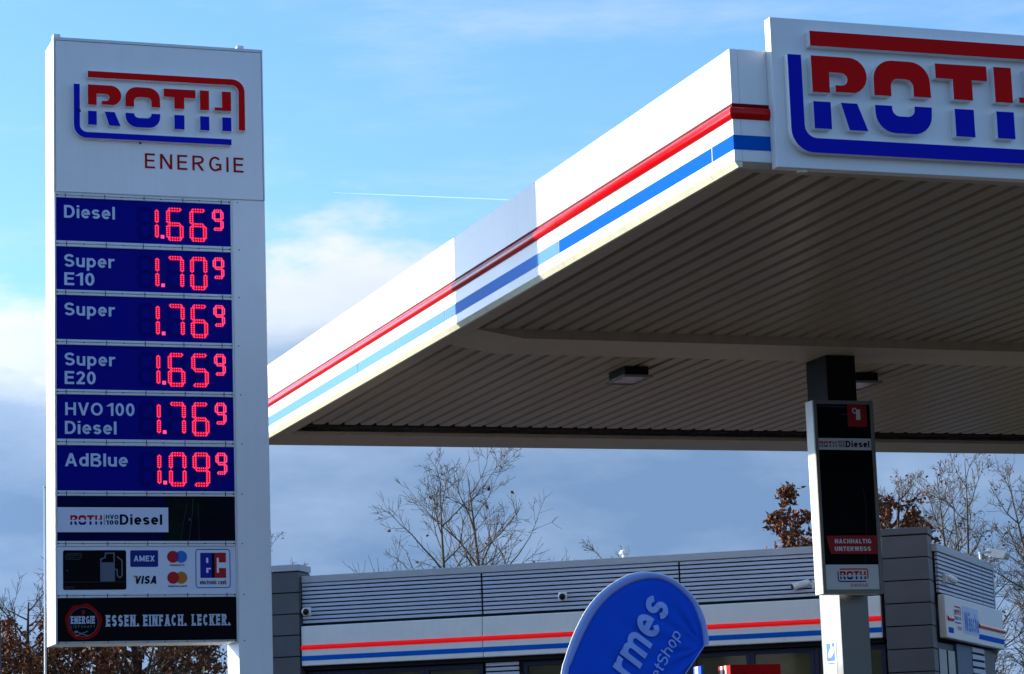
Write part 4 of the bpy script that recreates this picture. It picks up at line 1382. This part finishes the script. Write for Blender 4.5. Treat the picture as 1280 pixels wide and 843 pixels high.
def build_pumps():
    PR = mat('pump_red', (.34, .003, .004), .5, spec=.05)
    PB = mat('pump_blue', (.01, .09, .5), .5, spec=.05)
    PW = mat('pump_cream', (.78, .70, .55), .4)
    PWW = mat('pump_white', (.75, .78, .80), .4)
    SCREEN = mat('pump_screen', (.02, .025, .03), .15)
    for (x0, y0, w, d, top, m, cols, label) in (
            (8.70, 19.50, .445, .25, 2.632, PR, [PR, PR, PW, PR, PW, PR], 'red fuel pump with striped side before the shop window'),
            (8.545, 19.74, .02, .17, 2.640, PB, [PB, PB, PWW, PWW, PB], 'narrow blue and white striped pump panel beside the red pump')):
        if m is PB:
            t = thing('price_board', label, 'sign', (x0, y0, .15))
        else:
            t = thing('fuel_pump', label, 'fuel pump', (x0, y0, .15))
        h = top - .15
        MB().box(0, w, 0, d, 0, h).build('body', m, t, bev=.004)
        striped(t, 0, .004, d - .004, .02, h - .002, cols, 'stripe')
        if m is PR:
            MB().box(.05, w - .05, -.01, -.0005, 1.05, 1.40).build('screen', SCREEN, t)
            for k in range(3):
                xk = .06 + .13 * k
                MB().box(xk, xk + .07, -.06, -.0005, .55, .80).build('nozzle_holster', PLASTIC_B, t)
                MB().tube([(xk + .035, -.03, .80), (xk + .05, -.10, .55), (xk + .03, -.12, .25), (xk + .035, -.04, .12)], .013, 7).build('hose', PLASTIC_B, t, smooth=True)
        else:
            MB().box(-.03, w + .03, -.02, d + .02, 0.0005, .02).build('foot', FRAME, t)


build_pumps()


# ------------------------------------------------------------------ poles
def build_pole(loc, h, r, m, label, cat='pole', name='flagpole'):
    t = thing(name, label, cat, loc)
    MB().tube([(0, 0, .02), (0, 0, h * .5), (0, 0, h)], [r, r * .9, r * .75], 10).build('shaft', m, t, smooth=True)
    MB().tube([(0, 0, h), (0, 0, h + r), (0, 0, h + 1.8 * r)], [r * .8, r * 1.2, r * .3], 10).build('finial', m, t, smooth=True)
    MB().box(-.1, .1, -.1, .1, .0, .02).build('foot', FRAME, t)


build_pole((5.623, 35.0, 0.0), 5.95, .017, PLASTIC_W, 'thin white pole just left of the price totem')
build_pole((4.297, 30.0, 0.0), 3.72, .03, ANTHRA, 'thin dark post at the left edge of the picture', 'post', 'dark_post')


# ------------------------------------------------------------------ trees
def grow_tree(rng, height, trunk_r, n_limb, spread, levels=3, up=.35, droop=0.0, crown_from=.28, leader=True, twig_len=.42):
    trunk, crown, tips = MB(), MB(), []

    def path(p, d, L, n, wob, upk):
        pts = [Vector(p)]
        d = Vector(d).normalized()
        for i in range(n):
            d = (d + Vector((rng.gauss(0, wob), rng.gauss(0, wob), rng.gauss(0, wob) + upk / n))).normalized()
            pts.append(pts[-1] + d * (L / n))
        return pts, d

    def branch(p, d, L, r, lvl):
        n = 5 if lvl <= 1 else 4
        pts, dl = path(p, d, L, n, .12 if lvl < 2 else .16, up * (1 if lvl < 2 else .7))
        rads = [max(.0038, r * (1 - .82 * i / n)) for i in range(n + 1)]
        crown.tube(pts, rads, 5 if lvl == 1 else (4 if lvl == 2 else 3), cap=False)
        if lvl >= 2:
            tips.extend((pts[i], lvl) for i in range(1, n + 1))
        if lvl >= levels:
            return
        kids = rng.randint(6, 9) if lvl == 1 else rng.randint(4, 6)
        for k in range(kids):
            f = rng.uniform(.25, .98)
            i = min(n - 1, int(f * n))
            q = pts[i].lerp(pts[i + 1], f * n - i)
            dd = (pts[i + 1] - pts[i]).normalized()
            side = dd.orthogonal().normalized()
            side = Matrix.Rotation(rng.uniform(0, 2 * math.pi), 3, dd) @ side
            a = R(rng.uniform(25, 55))
            nd = dd * math.cos(a) + side * math.sin(a)
            branch(q, nd, L * rng.uniform(.34, .58) * (1.15 - .5 * f), max(.004, rads[i] * .62), lvl + 1)

    H = height
    tp, _ = path((0, 0, 0), (rng.gauss(0, .015), rng.gauss(0, .015), 1), H * (.98 if leader else .55), 9, .022, .1)
    tr = [max(.006, trunk_r * (1 - .93 * (i / 9) ** .9)) if leader else trunk_r * (1 - .5 * i / 9) for i in range(10)]
    trunk.tube(tp, tr, 9)
    for k in range(n_limb):
        f = crown_from + (1 - crown_from) * ((k + rng.random()) / n_limb) * .97
        ff = f * 9
        i = min(8, int(ff))
        q = tp[i].lerp(tp[i + 1], ff - i)
        az = k * 2.4 + rng.uniform(-.5, .5)
        el = R(rng.uniform(25, 55))
        L = spread * (1.12 - .75 * (f - crown_from) / (1 - crown_from)) * rng.uniform(.75, 1.15)
        branch(q, (math.cos(az) * math.cos(el), math.sin(az) * math.cos(el), math.sin(el)), L, max(.010, tr[i] * .55), 1)
    return trunk, crown, tips


def leaf_mesh(rng, tips, count, size):
    b = MB()
    for k in range(count):
        p, lvl = tips[rng.randrange(len(tips))]
        p = p + Vector((rng.gauss(0, .05), rng.gauss(0, .05), rng.gauss(-.03, .05)))
        s = size * rng.uniform(.6, 1.3)
        a = Vector((rng.gauss(0, 1), rng.gauss(0, 1), rng.gauss(0, 1))).normalized()
        c = a.orthogonal().normalized()
        c = Matrix.Rotation(rng.uniform(0, 6.28), 3, a) @ c
        n = a.cross(c)
        o = len(b.v)
        pts = [p, p + a * s * .35 + c * s * .32 + n * s * .10, p + a * s, p + a * s * .35 - c * s * .32 + n * s * .10]
        b.v += [tuple(q) for q in pts]
        b.face([o, o + 1, o + 2], rng.randint(0, 1)); b.face([o, o + 2, o + 3], rng.randint(0, 1))
    return b


def tree(name, label, loc, seed, height, trunk_r, n_limb, spread, leaves=0, leaf=.09, bark=None, group=None, low_leaves=None, **kw):
    rng = random.Random(seed)
    t = thing(name, label, 'tree', loc, rng.uniform(0, 6), group)
    tr, cr, tips = grow_tree(rng, height, trunk_r, n_limb, spread, **kw)
    bark = bark or BARK
    tr.build('trunk', bark, t, smooth=True)
    cr.build('crown', bark, t, smooth=True)
    if leaves:
        tp = tips
        if low_leaves is not None:
            tp = [q for q in tips if q[0].z < low_leaves] or tips
        kind(leaf_mesh(rng, tp, leaves, leaf).build('leaves', [LEAF1, LEAF2], t), 'stuff')


G1 = 'bare trees behind the shop'
tree('bare_tree', 'bare tree with tall straight leader behind the shop, left of the pair', (14.60, 46, 0), 11, 7.65, .11, 24, 2.5, leaves=26, group=G1, crown_from=.30)
tree('bare_tree', 'bare tree behind the shop, right of the pair, with tallest twigs', (16.15, 46.4, 0), 5, 7.85, .12, 26, 2.7, leaves=30, group=G1, crown_from=.30)
tree('bare_tree', 'small bare tree whose twig tips show above the roof behind the flag', (19.9, 50, 0), 8, 6.65, .08, 20, 1.9, group=G1)
tree('bare_tree', 'bare young tree between the price totem and the bare pair', (11.55, 47, 0), 21, 6.55, .08, 20, 2.0, leaves=16, group=G1)
tree('bare_tree', 'slender bare tree rising behind the dark corner tower', (24.7, 44.5, 0), 31, 7.9, .09, 22, 1.8, leaves=60, leaf=.08, group=G1)
tree('bare_tree', 'bare tree behind the right end of the shop, second from the picture edge', (25.7, 46.5, 0), 32, 7.9, .10, 30, 2.0, leaves=260, leaf=.07, group=G1, crown_from=.16)
tree('bare_tree', 'tall forked bare tree at the right edge of the picture', (25.6, 42.2, 0), 33, 7.6, .13, 30, 2.1, leaves=160, leaf=.07, group=G1, crown_from=.16)
tree('bare_tree', 'bare tree with yellow lower twigs partly cut by the right picture edge', (27.3, 45.0, 0), 34, 7.9, .11, 30, 2.0, leaves=240, leaf=.07, group=G1, crown_from=.16)
tree('bare_tree', 'thin bare tree deepest in the thicket right of the shop', (27.6, 49.0, 0), 35, 7.9, .10, 30, 2.2, leaves=260, leaf=.07, group=G1, crown_from=.12)
tree('bare_tree', 'bare tree with many fine twigs just right of the dark corner tower', (25.2, 48.0, 0), 36, 7.7, .10, 32, 2.0, leaves=220, leaf=.07, group=G1, crown_from=.15)
tree('bare_tree', 'bare tree nearest the shop side wall with dark lower twigs', (24.9, 40.5, 0), 37, 6.2, .09, 30, 1.8, leaves=180, leaf=.06, group=G1, crown_from=.12)
G2 = 'oaks with brown leaves'
tree('oak_tree', 'oak with russet leaves behind the shop left of the column', (21.65, 46, 0), 41, 7.0, .16, 28, 1.8, leaves=5200, leaf=.11, bark=BARK_D, group=G2)
tree('oak_tree', 'oak with russet leaves above the dark corner tower', (24.05, 46.5, 0), 42, 7.6, .16, 28, 1.9, leaves=5200, leaf=.115, bark=BARK_D, group=G2, low_leaves=7.2)
tree('oak_tree', 'spreading oak with brown leaves behind the foot of the price totem', (9.35, 46, 0), 43, 5.9, .22, 30, 2.9, leaves=6000, leaf=.10, bark=BARK_D, group=G2, leader=True, crown_from=.35, low_leaves=5.0)
tree('oak_tree', 'oak with rust brown leaves at the far left of the picture', (7.25, 47, 0), 46, 5.5, .18, 30, 2.3, leaves=5600, leaf=.10, bark=BARK_D, group=G2, crown_from=.22, low_leaves=5.1)

# ------------------------------------------------------------------ contrail high above
ct = MB()
cpts = [(525.6 * 3 + i * (129.4 * 3 / 24) , 1882 * 3 - i * (44 * 3 / 24), 1.65 + (463.3 - 1.65) * 3 - i * (10.1 * 3 / 24)) for i in range(25)]
ct.tube(cpts, [0.35 + 0.75 * min(1, i / 8) for i in range(25)], 8)
cm = mat('contrail_ice', (.95, .95, .97), 1.0, var=.05, spec=0)
_tr = cm.node_tree.nodes.new('ShaderNodeBsdfTranslucent'); _tr.inputs[0].default_value = (.95, .95, .97, 1)
_mx = cm.node_tree.nodes.new('ShaderNodeAddShader')
cm.node_tree.links.new(cm.node_tree.nodes['Principled BSDF'].outputs[0], _mx.inputs[0])
cm.node_tree.links.new(_tr.outputs[0], _mx.inputs[1])
cm.node_tree.links.new(_mx.outputs[0], [n for n in cm.node_tree.nodes if n.type == 'OUTPUT_MATERIAL'][0].inputs[0])
_tp = cm.node_tree.nodes.new('ShaderNodeBsdfTransparent')
_m2 = cm.node_tree.nodes.new('ShaderNodeMixShader'); _m2.inputs[0].default_value = 0.87
_out = [n for n in cm.node_tree.nodes if n.type == 'OUTPUT_MATERIAL'][0]
cm.node_tree.links.new(_mx.outputs[0], _m2.inputs[1]); cm.node_tree.links.new(_tp.outputs[0], _m2.inputs[2])
cm.node_tree.links.new(_m2.outputs[0], _out.inputs[0])
cobj = ct.build('contrail', cm, smooth=True)
tag(cobj, 'thin straight white contrail in the blue sky above the clouds', 'contrail')
